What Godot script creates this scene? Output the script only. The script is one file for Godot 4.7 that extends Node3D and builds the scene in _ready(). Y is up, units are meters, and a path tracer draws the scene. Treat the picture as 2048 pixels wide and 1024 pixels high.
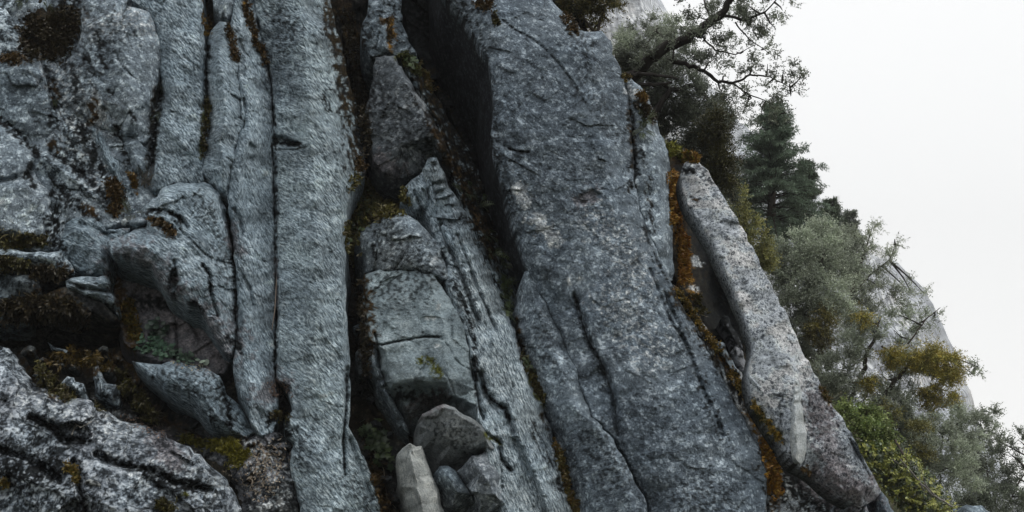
extends Node3D
# A cliff of leaning granite columns and slabs, seen from its foot, with a wooded slope and a far granite dome to the right.

const EDGE := 3.3            # spacing of the mesh on near rock, in 1/2048 of the picture's width
const EYE := Vector3(0, 1.6, 0)
var tan_half := tan(deg_to_rad(13.0))
var view := Basis(Vector3.RIGHT, deg_to_rad(22.0))
var face_n := Vector3(0.16, 0.14, 1.0).normalized()
var face_p := Vector3.ZERO
var noise_a := FastNoiseLite.new()
var noise_b := FastNoiseLite.new()
var noise_c := FastNoiseLite.new()
var noise_cell := FastNoiseLite.new()
var rng := RandomNumberGenerator.new()
var mats := {}
var stains_and_shade := {}
var spot := {}               # where the front of the near rock lies: cell -> [position, normal]
var taken := {}
const CELL := 6.0

# ---------------------------------------------------------------- places
func ray(x: float, y: float) -> Vector3:
	return view * Vector3((x - 1024.0) / 512.0 * tan_half, (512.0 - y) / 512.0 * tan_half, -1.0)

func on_plane(x: float, y: float, h: float, p: Vector3, n: Vector3) -> Vector3:
	var d := ray(x, y)
	return EYE + d * ((p + n * h - EYE).dot(n) / d.dot(n))

func far_at(x: float, y: float, depth: float) -> Vector3:      # a point that far along the axis of the view
	return EYE + ray(x, y) * depth

func numbered(called: String) -> String:
	if not taken.has(called):
		taken[called] = 0
		return called
	taken[called] += 1
	return "%s_%03d" % [called, taken[called]]

func tag(o: Node3D, label := "", category := "", group := "", kind := "") -> Node3D:
	if label: o.set_meta("label", label)
	if category: o.set_meta("category", category)
	if group: o.set_meta("group", group)
	if kind: o.set_meta("kind", kind)
	return o

func put(called: String, mesh: Mesh, material: Material, parent: Node = null) -> MeshInstance3D:
	var o := MeshInstance3D.new()
	o.mesh = mesh
	o.material_override = null
	if mesh.get_surface_count(): mesh.surface_set_material(0, material)
	if parent == null:
		o.name = numbered(called)
		add_child(o)
	else:
		o.name = called
		parent.add_child(o, true)
	return o

func base(called: String, at: Vector3) -> Node3D:
	var o := Node3D.new()
	o.name = numbered(called)
	add_child(o)
	o.position = at
	return o

func arrays(v: PackedVector3Array, n: PackedVector3Array, c: PackedColorArray, i: PackedInt32Array) -> ArrayMesh:
	var a := []
	a.resize(Mesh.ARRAY_MAX)
	a[Mesh.ARRAY_VERTEX] = v
	a[Mesh.ARRAY_NORMAL] = n
	if c.size(): a[Mesh.ARRAY_COLOR] = c
	a[Mesh.ARRAY_INDEX] = i
	var m := ArrayMesh.new()
	m.add_surface_from_arrays(Mesh.PRIMITIVE_TRIANGLES, a)
	return m

# ---------------------------------------------------------------- rock markings: moss, black lichen, pale lichen, each its own shape, plus shade painted in cleft and recess
const TINT := [
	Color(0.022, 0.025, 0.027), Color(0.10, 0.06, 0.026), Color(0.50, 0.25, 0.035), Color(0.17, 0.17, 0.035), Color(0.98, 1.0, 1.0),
	Color(0.03, 0.034, 0.036), Color(0.036, 0.034, 0.03), Color(0.95, 0.97, 0.98), Color(0.30, 0.26, 0.27), Color(0.24, 0.28, 0.32), Color(0.05, 0.034, 0.018), Color(0.07, 0.045, 0.02)]

func stain_or_shade(kind: int, w: float, pts: Array) -> void:
	if kind <= 1 and pts[0] < 480: w *= 1.3
	var s := [kind, w, PackedVector2Array()]
	for k in range(0, pts.size(), 2):
		s[2].append(Vector2(pts[k], pts[k + 1]))
	if s[2].size() == 1: s[2].append(s[2][0] + Vector2(0.5, 0.5))
	var r := Rect2(s[2][0], Vector2.ZERO)
	for p in s[2]: r = r.expand(p)
	r = r.grow(w * 2.2)
	for gx in range(floori(r.position.x / 64.0), floori(r.end.x / 64.0) + 1):
		for gy in range(floori(r.position.y / 64.0), floori(r.end.y / 64.0) + 1):
			var k := Vector2i(gx, gy)
			if not stains_and_shade.has(k): stains_and_shade[k] = []
			stains_and_shade[k].append(s)

func along(q: Vector2, line: PackedVector2Array) -> float:
	var best := 1e9
	for k in line.size() - 1:
		best = minf(best, q.distance_squared_to(Geometry2D.get_closest_point_to_segment(q, line[k], line[k + 1])))
	return sqrt(best)

func stained_and_shaded(q: Vector2, c: Color, amount: float, widest := 1e9) -> Color:
	var here = stains_and_shade.get(Vector2i(floori(q.x / 64.0), floori(q.y / 64.0)))
	if here == null: return c
	var ragged := noise_a.get_noise_2d(q.x * 5.0, q.y * 5.0) * 1.1 + noise_a.get_noise_2d(q.x * 14.0 + 900.0, q.y * 14.0) * 0.7
	for s in here:
		var w: float = s[1]
		var kind: int = s[0]
		if w > widest and (kind < 4 or kind == 11): continue
		var d := along(q, s[2])
		if d > w * 2.0: continue
		var m := clampf((w * (1.0 + ragged * 0.75) - d) / (w * 0.4 + 1.0), 0.0, 1.0)
		if m <= 0.0: continue
		if kind == 5: m *= 0.8 * smoothstep(0.02, 0.16, noise_b.get_noise_2d(q.x * 9.0, q.y * 9.0))
		elif kind == 6: m *= smoothstep(-0.06, 0.12, noise_b.get_noise_2d((q.x - q.y * 0.30) * 16.0, q.y * 2.2))
		elif kind == 7: m *= 0.7 * smoothstep(0.0, 0.15, noise_b.get_noise_2d(q.x * 9.0 + 300.0, q.y * 9.0))
		elif kind == 11: m *= smoothstep(-0.26, -0.04, noise_b.get_noise_2d((q.x - q.y * 0.42) * 13.0, q.y * 1.8))
		elif kind == 8 or kind == 9: m *= 0.75
		elif kind <= 3: m *= smoothstep(-0.45, -0.1, noise_b.get_noise_2d(q.x * 8.0, q.y * 8.0 + 500.0))
		var t: Color = TINT[kind]
		var v := 1.0 + 0.55 * noise_b.get_noise_2d(q.x * 17.0 + 77.0, q.y * 17.0) * 2.0
		c = c.lerp(Color(t.r * v, t.g * v, t.b * v), m * amount)
	return c

# ---------------------------------------------------------------- rock
# outline and ridges: x, y, height towards the eye in centimetres, x, y, ...; the body is cut out of the face, so it reaches back into the cliff.
func points(flat: Array) -> Array:
	var a := []
	for k in range(0, flat.size(), 3):
		a.append(Vector3(flat[k], flat[k + 1], flat[k + 2]))
	return a

func fine(line: Array, closed: bool, each: float, jag: float) -> Array:
	var out := []
	var n := line.size()
	for k in (n if closed else n - 1):
		var a: Vector3 = line[k]
		var b: Vector3 = line[(k + 1) % n]
		var flat := Vector2(b.x - a.x, b.y - a.y)
		var cuts := maxi(1, roundi(flat.length() / each))
		var side := flat.orthogonal().normalized()
		for j in cuts:
			var p := a.lerp(b, float(j) / cuts)
			if jag > 0.0:
				var s := (noise_a.get_noise_2d(p.x * 3.0, p.y * 3.0 + 40.0) * 1.6 + noise_a.get_noise_2d(p.x * 9.0, p.y * 9.0)) * jag
				p += Vector3(side.x * s, side.y * s, s * 0.7)
			out.append(p)
	if not closed: out.append(line[n - 1])
	return out

func grown(line: Array, by: float) -> Array:      # pushes a closed line outward
	if by == 0.0: return line
	var out := []
	var n := line.size()
	var area := 0.0
	for k in n: area += line[k].x * line[(k + 1) % n].y - line[(k + 1) % n].x * line[k].y
	for k in n:
		var a: Vector3 = line[(k + n - 1) % n]
		var b: Vector3 = line[(k + 1) % n]
		var side := Vector2(b.y - a.y, a.x - b.x).normalized() * by * signf(area)
		out.append(line[k] + Vector3(side.x, side.y, -by * 0.5))
	return out

func cornered(line: Array, cut := 0.08) -> Array:       # takes the corners off a closed line
	var out := []
	var n := line.size()
	for k in n:
		var a: Vector3 = line[k]
		var b: Vector3 = line[(k + 1) % n]
		out.append(a.lerp(b, cut))
		out.append(a.lerp(b, 1.0 - cut))
	return out

func rock(called: String, label: String, look: String, outline: Array, ridges: Array, o := {}) -> MeshInstance3D:
	var p0: Vector3 = o.get("plane", face_p)
	var n0: Vector3 = o.get("normal", face_n)
	var unit: float = o.get("unit", 0.01)
	var e: float = o.get("e", EDGE)
	var jag: float = o.get("jag", 2.6)
	outline = outline.duplicate()
	if not o.has("plane"):       # what runs out of the picture goes on for a while
		for k in range(0, outline.size(), 3):
			if outline[k] == -70: outline[k] = -430
			if outline[k + 1] <= -70 and outline[k + 1] > -100: outline[k + 1] -= 190
			if outline[k + 1] == 1110: outline[k + 1] = 1260
	var rim := fine(cornered(grown(points(outline), o.get("grow", 0.0)), o.get("corner", 0.08)), true, 14.0, jag)
	var q := PackedVector2Array()
	var h := PackedFloat32Array()
	var ring := PackedVector2Array()
	for p in rim:
		ring.append(Vector2(p.x, p.y))
		q.append(ring[-1])
		h.append(p.z)
	for r in ridges:
		for p in fine(points(r), false, 16.0, jag * 0.8):
			var at := Vector2(p.x, p.y)
			if Geometry2D.is_point_in_polygon(at, ring):
				q.append(at)
				h.append(p.z)
	var first := Geometry2D.triangulate_delaunay(q)
	var tri := PackedInt32Array()
	for k in range(0, first.size(), 3):
		var a := first[k]
		var b := first[k + 1]
		var c := first[k + 2]
		if not Geometry2D.is_point_in_polygon((q[a] + q[b] + q[c]) / 3.0, ring): continue
		if (q[b] - q[a]).cross(q[c] - q[a]) < 0.0:
			tri.append_array([a, c, b])
		else:
			tri.append_array([a, b, c])
	# finer and finer, edge by edge
	for pass_ in 9:
		var mid := {}
		var next := PackedInt32Array()
		var split := false
		for k in range(0, tri.size(), 3):
			var t := [tri[k], tri[k + 1], tri[k + 2]]
			var m := [-1, -1, -1]
			var cut := 0
			for j in 3:
				var a: int = t[j]
				var b: int = t[(j + 1) % 3]
				var key := (mini(a, b) << 24) | maxi(a, b)
				if mid.has(key):
					m[j] = mid[key]
				else:
					var c := (q[a] + q[b]) * 0.5
					var limit := e * 1.5
					if c.x < -60.0 or c.y < -60.0 or c.y > 1084.0: limit = 60.0
					if q[a].distance_squared_to(q[b]) > limit * limit:
						m[j] = q.size()
						q.append(c)
						h.append((h[a] + h[b]) * 0.5)
					mid[key] = m[j]
				if m[j] >= 0: cut += 1
			if cut == 0:
				next.append_array([t[0], t[1], t[2]])
				continue
			split = true
			if cut == 3:
				next.append_array([t[0], m[0], m[2], m[0], t[1], m[1], m[2], m[1], t[2], m[0], m[1], m[2]])
			elif cut == 1:
				for j in 3:
					if m[j] >= 0: next.append_array([t[j], m[j], t[(j + 2) % 3], m[j], t[(j + 1) % 3], t[(j + 2) % 3]])
			else:
				for j in 3:
					if m[j] < 0:
						var a: int = t[(j + 2) % 3]      # the corner between the two cut edges
						var u: int = m[(j + 1) % 3]
						var w: int = m[(j + 2) % 3]
						next.append_array([a, w, u, w, t[j], t[(j + 1) % 3], w, t[(j + 1) % 3], u])
		tri = next
		if not split: break
	var count := q.size()
	# edges that only one triangle has are the rim
	var used := {}
	for k in range(0, tri.size(), 3):
		for j in 3:
			var a := tri[k + j]
			var b := tri[k + (j + 1) % 3]
			var key := (mini(a, b) << 24) | maxi(a, b)
			if used.has(key): used[key] = -1
			else: used[key] = (a << 24) | b
	var edges := []
	var on_rim := PackedByteArray()
	on_rim.resize(count)
	for key in used:
		if used[key] >= 0:
			edges.append(used[key])
			on_rim[used[key] >> 24] = 1
			on_rim[used[key] & 0xffffff] = 1
	# round the creases
	for pass_ in int(o.get("smooth", 2)):
		var total := PackedFloat32Array()
		var parts := PackedInt32Array()
		total.resize(count)
		parts.resize(count)
		for k in range(0, tri.size(), 3):
			var a := tri[k]
			var b := tri[k + 1]
			var c := tri[k + 2]
			total[a] += h[b] + h[c]
			total[b] += h[a] + h[c]
			total[c] += h[a] + h[b]
			parts[a] += 2
			parts[b] += 2
			parts[c] += 2
		for k in count:
			if not on_rim[k] and parts[k]: h[k] = lerpf(h[k], total[k] / parts[k], 0.7)
	# how far each point is from the rim
	var roll: float = o.get("roll", 5.0)
	var roll_h: float = o.get("rollh", 2.5)
	var near := {}
	for k in count:
		if on_rim[k]:
			var c := Vector2i(q[k] / roll)
			if near.has(c): near[c].append(q[k])
			else: near[c] = [q[k]]
	var lean := deg_to_rad(o.get("lean", 0.0))
	var up := (Vector3.UP - n0 * n0.y).normalized()
	up = up.rotated(n0, lean)
	var turn := Basis(up.cross(n0), up, n0)
	var middle := Vector2.ZERO
	for p in ring: middle += p
	middle /= ring.size()
	var low := 0.0
	for p in ring: low = maxf(low, p.y)
	var origin := on_plane(middle.x, minf(low, 1100.0), 0.0, p0, n0)
	var grooves := []
	for g in o.get("grooves", []):
		var line := PackedVector2Array()
		for k in range(2, g.size(), 2): line.append(Vector2(g[k], g[k + 1]))
		var r := Rect2(line[0], Vector2.ZERO)
		for p in line: r = r.expand(p)
		grooves.append([g[0], g[1], line, r.grow(g[0] * 3.0)])
	var chance := RandomNumberGenerator.new()
	chance.seed = hash(label)
	for k in int(o.get("cracks", 2)):
		var at := ring[chance.randi() % ring.size()].lerp(middle, chance.randf_range(0.15, 0.9))
		var line := PackedVector2Array([at])
		var way := Vector2.DOWN.rotated(-lean + chance.randf_range(-0.35, 0.35))
		for j in chance.randi_range(4, 12):
			at += way * 14.0
			way = way.rotated(chance.randf_range(-0.28, 0.28))
			line.append(at)
		var r := Rect2(line[0], Vector2.ZERO)
		for p in line: r = r.expand(p)
		grooves.append([chance.randf_range(1.2, 1.9), chance.randf_range(2.0, 5.0), line, r.grow(9.0)])
	var dents: Array = o.get("dents", [])
	var flute: float = o.get("flute", 0.0) * 0.7
	var flute_turn := deg_to_rad(o.get("fang", 0.0))
	var fs := sin(flute_turn)
	var fc := cos(flute_turn)
	var stretch: float = o.get("stretch", 5.0)
	var calm: float = 1.0 if o.has("plane") else o.get("calm", 0.6)
	var lump: float = o.get("lump", 2.5) * calm
	var rough: float = o.get("rough", 1.2) * calm
	var facet: float = o.get("facet", 1.0)
	var tint: Color = o.get("tint", Color(0.5, 0.5, 0.5))
	var stain_shade_by: float = o.get("stain_or_shade", 1.0)
	var widest: float = o.get("widest", 1e9)
	var freq: float = o.get("freq", 1.0)
	var back: float = o.get("skirt", 1.1)
	var mottle: float = o.get("mottle", 0.85)
	var pit: float = o.get("pit", 1.4) * calm
	var shade: Color = o.get("tint2", tint)
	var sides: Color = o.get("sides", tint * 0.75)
	var v := PackedVector3Array()
	var col := PackedColorArray()
	v.resize(count)
	col.resize(count)
	var inverse := turn.inverse()
	var off := float(hash(label) % 1000)
	for k in count:
		var p := q[k]
		var hh := h[k]
		var c := Vector2i(p / roll)
		var d2 := roll * roll
		for gx in range(c.x - 1, c.x + 2):
			for gy in range(c.y - 1, c.y + 2):
				var there = near.get(Vector2i(gx, gy))
				if there != null:
					for b in there: d2 = minf(d2, p.distance_squared_to(b))
		if d2 < roll * roll:
			var t := 1.0 - sqrt(d2) / roll
			hh -= roll_h * (1.0 - sqrt(maxf(0.0, 1.0 - t * t)))
		for g in grooves:
			if g[3].has_point(p):
				var d := along(p, g[2]) * (1.0 + 0.5 * noise_a.get_noise_2d(p.x * 6.0, p.y * 6.0))
				hh -= g[1] * exp(-(d * d) / (g[0] * g[0]))
		for g in dents:
			var w := (p - Vector2(g[0], g[1])).rotated(-deg_to_rad(g[4])) / Vector2(g[2], g[3])
			var d := w.length() + 0.35 * noise_a.get_noise_2d(p.x * 6.0, p.y * 6.0)
			hh -= g[5] * smoothstep(1.15, 0.6, d)
		var flat := inverse * (on_plane(p.x, p.y, 0.0, p0, n0) - origin)
		var x := flat.x * 100.0 * freq * unit * 100.0 / (unit * 100.0)
		var y := flat.y * 100.0 * freq
		hh += lump * (noise_a.get_noise_2d(x * 1.6 + off, y * 1.6) + 0.5 * noise_a.get_noise_2d(x * 4.0, y * 4.0 + off))
		hh += rough * (noise_b.get_noise_2d(x * 5.0, y * 5.0 + off) + 0.6 * noise_b.get_noise_2d(x * 11.0 + off, y * 11.0))
		hh -= pit * smoothstep(0.16, 0.42, noise_b.get_noise_2d(x * 7.0 + off * 2.0, y * 7.0))
		if flute > 0.0:
			var fx := fc * x - fs * y
			var fy := fs * x + fc * y
			var bend := noise_a.get_noise_2d(x * 1.5, y * 1.5) * 4.0
			hh += flute * (0.7 - 1.6 * absf(noise_b.get_noise_2d(fx * 6.0 + bend * 6.0, fy * 6.0 / stretch + off))) + flute * 0.7 * noise_b.get_noise_2d(fx * 13.0 + bend * 13.0 + 400.0, fy * 13.0 / stretch)
		if facet > 0.0:
			hh += facet * noise_cell.get_noise_2d(x * 1.3 + off, y * 1.3 + 3.0 * noise_a.get_noise_2d(x * 4.0, y * 4.0))
		v[k] = inverse * (on_plane(p.x, p.y, hh * unit, p0, n0) - origin)
		var blend := clampf(0.5 + 1.2 * noise_a.get_noise_2d(x * 1.1 + off, y * 1.1 + 200.0), 0.0, 1.0)
		var cc := tint.lerp(shade, blend)
		var value := maxf(0.25, 1.0 + mottle * (0.40 * noise_a.get_noise_2d(x * 1.8, y * 1.8 + off + 90.0) + 0.40 * noise_b.get_noise_2d(x * 4.0 + off, y * 4.0) + 0.22 * noise_b.get_noise_2d(x * 15.0 + off, y * 15.0 + 70.0)))
		value *= 1.12
		cc = Color(cc.r * value, cc.g * value, cc.b * value)
		col[k] = stained_and_shaded(p, cc, stain_shade_by, widest) if stain_shade_by > 0.0 else cc
	# the sides, back into the cliff
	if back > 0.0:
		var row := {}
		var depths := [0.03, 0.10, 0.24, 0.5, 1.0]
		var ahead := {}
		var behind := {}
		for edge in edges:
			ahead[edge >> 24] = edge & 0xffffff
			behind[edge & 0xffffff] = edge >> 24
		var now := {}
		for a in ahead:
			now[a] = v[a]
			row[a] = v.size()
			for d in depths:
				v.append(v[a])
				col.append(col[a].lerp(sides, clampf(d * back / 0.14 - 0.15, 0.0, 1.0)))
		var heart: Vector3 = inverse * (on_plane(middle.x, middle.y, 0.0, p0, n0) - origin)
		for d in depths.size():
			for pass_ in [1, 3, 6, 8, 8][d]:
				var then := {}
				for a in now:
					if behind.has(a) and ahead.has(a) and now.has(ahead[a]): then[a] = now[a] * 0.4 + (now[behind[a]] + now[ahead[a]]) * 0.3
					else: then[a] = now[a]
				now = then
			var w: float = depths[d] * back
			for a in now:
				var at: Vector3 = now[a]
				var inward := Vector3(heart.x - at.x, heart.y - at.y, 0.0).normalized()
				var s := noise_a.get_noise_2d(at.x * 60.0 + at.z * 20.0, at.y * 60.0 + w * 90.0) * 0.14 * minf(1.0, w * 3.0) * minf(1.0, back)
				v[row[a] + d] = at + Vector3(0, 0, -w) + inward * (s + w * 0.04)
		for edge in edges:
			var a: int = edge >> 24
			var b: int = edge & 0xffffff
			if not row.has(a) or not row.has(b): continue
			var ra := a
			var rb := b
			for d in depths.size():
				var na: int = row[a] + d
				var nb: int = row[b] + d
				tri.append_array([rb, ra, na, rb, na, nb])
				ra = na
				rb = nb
	var n := PackedVector3Array()
	n.resize(v.size())
	for k in range(0, tri.size(), 3):
		var a := tri[k]
		var b := tri[k + 1]
		var c := tri[k + 2]
		var f := (v[c] - v[a]).cross(v[b] - v[a])
		n[a] += f
		n[b] += f
		n[c] += f
	for k in n.size(): n[k] = n[k].normalized()
	if not o.has("plane"):
		for k in count:
			var c := Vector2i(q[k] / CELL)
			var at: Vector3 = turn * v[k] + origin
			if not spot.has(c) or (at - spot[c][0]).dot(face_n) > 0.0:
				spot[c] = [at, (turn * n[k]).normalized()]
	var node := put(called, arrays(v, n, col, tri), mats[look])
	node.transform = Transform3D(turn, origin)
	tag(node, label, o.get("category", "rock"), o.get("group", ""), o.get("kind", ""))
	return node

func surf(x: float, y: float) -> Array:      # [position, normal] of the near rock there
	var c := Vector2i(Vector2(x, y) / CELL)
	for r in 4:
		for gx in range(-r, r + 1):
			for gy in range(-r, r + 1):
				if spot.has(c + Vector2i(gx, gy)): return spot[c + Vector2i(gx, gy)]
	return [on_plane(x, y, 0.0, face_p, face_n), face_n]

# ---------------------------------------------------------------- materials
var fine_grain := PackedByteArray()

func grey(n: FastNoiseLite, w: int, h: int) -> PackedByteArray:
	var im := n.get_seamless_image(w, h, false, false, 0.15, true)
	if w != h: im.resize(1024, 1024, Image.INTERPOLATE_CUBIC)
	im.convert(Image.FORMAT_L8)
	return im.get_data()

func kind_of_noise(type: int, freq: float, octaves: int, seed_: int) -> FastNoiseLite:
	var n := FastNoiseLite.new()
	n.noise_type = type
	n.frequency = freq
	n.fractal_octaves = octaves
	n.fractal_type = FastNoiseLite.FRACTAL_FBM if octaves > 1 else FastNoiseLite.FRACTAL_NONE
	n.seed = seed_
	return n

func ramp_of(stops: Array) -> PackedByteArray:      # stops: [value 0..255, colour], linear colours
	var out := PackedByteArray()
	for k in 256:
		var c: Color = stops[-1][1]
		for s in stops.size() - 1:
			if k <= stops[s + 1][0]:
				var t := clampf(float(k - stops[s][0]) / float(stops[s + 1][0] - stops[s][0]), 0.0, 1.0)
				c = stops[s][1].lerp(stops[s + 1][1], t)
				break
		c = c.linear_to_srgb()
		out.append_array([int(c.r * 255.0), int(c.g * 255.0), int(c.b * 255.0)])
	return out

func stone(fields: Array, weights: Array, ramp: Array, scale: float, bump: float, specks := [], rough := 0.92) -> StandardMaterial3D:      # specks: field, where they crowd, how far they reach, how strongly
	var table := ramp_of(ramp)
	var n := 1024 * 1024
	var rgb := PackedByteArray()
	rgb.resize(n * 3)
	var high := PackedByteArray()
	high.resize(n)
	var a: PackedByteArray = fields[0]
	var b: PackedByteArray = fields[1]
	var c: PackedByteArray = fields[2]
	var wa: float = weights[0]
	var wb: float = weights[1]
	var wc: float = weights[2]
	var dots: PackedByteArray = specks[0] if specks.size() else a
	var crowd: PackedByteArray = specks[1] if specks.size() else a
	var reach: float = specks[2] if specks.size() else 0.0
	var strong: float = specks[3] if specks.size() else 0.0
	var light := specks.size() < 5
	var wf: float = weights[3] if weights.size() > 3 else 0.35
	for k in n:
		var t := clampi(int(128.0 + (a[k] - 128) * wa + (b[k] - 128) * wb + (c[k] - 128) * wc + (fine_grain[k] - 128) * wf), 0, 255)
		if strong > 0.0:
			var near := reach + (crowd[k] - 128) * 0.55 + (b[k] - 128) * 0.22 - dots[k]
			if near > 0.0: t = clampi(int(t + (minf(near * 9.0, strong) if light else -minf(near * 7.0, strong))), 0, 255)
			elif light and crowd[k] < 112 and dots[(k + 524813) % n] < 46: t = int(t * 0.55)
		high[k] = t
		var j := k * 3
		var i := t * 3
		rgb[j] = table[i]
		rgb[j + 1] = table[i + 1]
		rgb[j + 2] = table[i + 2]
	var m := StandardMaterial3D.new()
	m.albedo_texture = ImageTexture.create_from_image(Image.create_from_data(1024, 1024, false, Image.FORMAT_RGB8, rgb))
	m.vertex_color_use_as_albedo = true
	m.roughness = rough
	m.metallic_specular = 0.25
	m.uv1_triplanar = true
	m.uv1_triplanar_sharpness = 4.0
	m.uv1_scale = Vector3.ONE * scale
	m.heightmap_enabled = true
	m.heightmap_texture = ImageTexture.create_from_image(Image.create_from_data(1024, 1024, false, Image.FORMAT_L8, high))
	m.heightmap_scale = bump
	return m

func plain_mat(c: Color, rough := 0.9, vertex := false) -> StandardMaterial3D:
	var m := StandardMaterial3D.new()
	m.albedo_color = c.linear_to_srgb()
	m.roughness = rough
	m.metallic_specular = 0.25
	m.vertex_color_use_as_albedo = vertex
	return m

func leaf_mat(through: float) -> StandardMaterial3D:
	var m := plain_mat(Color.WHITE, 0.45, true)
	m.metallic_specular = 0.5
	m.cull_mode = BaseMaterial3D.CULL_DISABLED
	m.backlight_enabled = true
	m.backlight = Color(through, through, through)
	return m

func make_materials() -> void:
	var P := FastNoiseLite.TYPE_SIMPLEX_SMOOTH
	var C := FastNoiseLite.TYPE_CELLULAR
	fine_grain = grey(kind_of_noise(P, 0.21, 2, 55), 1024, 1024)
	var coarse := grey(kind_of_noise(P, 0.012, 5, 3), 1024, 1024)
	var grain := grey(kind_of_noise(P, 0.085, 4, 5), 1024, 1024)
	var cell := kind_of_noise(C, 0.05, 1, 9)
	cell.cellular_return_type = FastNoiseLite.RETURN_DISTANCE
	cell.domain_warp_enabled = true
	cell.domain_warp_amplitude = 9.0
	cell.domain_warp_frequency = 0.06
	var spots := grey(cell, 1024, 1024)
	var fibre := grey(kind_of_noise(P, 0.030, 4, 21), 1024, 340)       # long in y
	var fibre2 := grey(kind_of_noise(P, 0.10, 3, 22), 1024, 280)
	var patch := grey(kind_of_noise(P, 0.022, 5, 31), 1024, 1024)
	# linear colours; the tint of each rock multiplies them
	mats.lichen = stone([coarse, grain, patch], [0.45, 0.55, 0.4, 0.6], [[0, Color(0.05, 0.055, 0.06)], [55, Color(0.14, 0.155, 0.17)], [100, Color(0.27, 0.295, 0.32)], [150, Color(0.36, 0.39, 0.415)], [185, Color(0.56, 0.595, 0.615)], [222, Color(0.88, 0.91, 0.92)], [255, Color(1, 1, 1)]], 0.34, 0.5, [spots, patch, 56.0, 66.0])
	mats.pale = stone([coarse, grain, patch], [0.35, 0.6, 0.25, 0.6], [[0, Color(0.05, 0.055, 0.065)], [55, Color(0.14, 0.15, 0.165)], [100, Color(0.36, 0.37, 0.385)], [150, Color(0.62, 0.63, 0.645)], [200, Color(0.82, 0.825, 0.83)], [255, Color(1, 1, 1)]], 0.34, 0.4, [spots, patch, 56.0, 80.0, 1])
	mats.flute = stone([fibre, fibre2, grain], [0.4, 1.05, 0.4, 0.6], [[0, Color(0.05, 0.06, 0.065)], [55, Color(0.14, 0.165, 0.18)], [105, Color(0.31, 0.355, 0.385)], [155, Color(0.45, 0.50, 0.53)], [200, Color(0.78, 0.83, 0.85)], [255, Color(1, 1, 1)]], 0.40, 0.8)
	mats.patchy = stone([patch, grain, coarse], [1.25, 0.7, 0.4], [[0, Color(0.035, 0.04, 0.042)], [82, Color(0.08, 0.09, 0.10)], [102, Color(0.24, 0.27, 0.295)], [150, Color(0.37, 0.405, 0.43)], [192, Color(0.68, 0.715, 0.73)], [255, Color(0.97, 1, 1)]], 0.31, 0.9, [spots, coarse, 50.0, 60.0])
	mats.streak = stone([fibre, fibre2, patch], [1.1, 0.8, 0.8], [[0, Color(0.02, 0.02, 0.02)], [80, Color(0.05, 0.05, 0.045)], [110, Color(0.25, 0.28, 0.30)], [160, Color(0.50, 0.55, 0.57)], [215, Color(0.86, 0.9, 0.9)], [255, Color(0.95, 0.97, 0.95)]], 0.45, 1.0)
	mats.plain = stone([coarse, grain, patch], [0.4, 0.6, 0.4, 0.6], [[0, Color(0.15, 0.17, 0.18)], [90, Color(0.38, 0.42, 0.44)], [150, Color(0.56, 0.60, 0.62)], [255, Color(0.95, 0.96, 0.95)]], 0.33, 0.9)
	mats.far = stone([fibre, fibre2, coarse], [1.7, 0.5, 0.15], [[0, Color(0.16, 0.165, 0.18)], [90, Color(0.40, 0.41, 0.43)], [140, Color(0.58, 0.58, 0.59)], [255, Color(0.98, 0.97, 0.94)]], 0.018, 5.0)
	mats.bark = stone([fibre, fibre2, grain], [0.8, 0.7, 0.3], [[0, Color(0.1, 0.09, 0.08)], [128, Color(0.42, 0.38, 0.34)], [255, Color(0.9, 0.85, 0.8)]], 1.2, 2.0)
	mats.leaf = leaf_mat(0.8)
	mats.moss = leaf_mat(0.3)
	mats.wood = plain_mat(Color.WHITE, 0.9, true)

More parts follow.
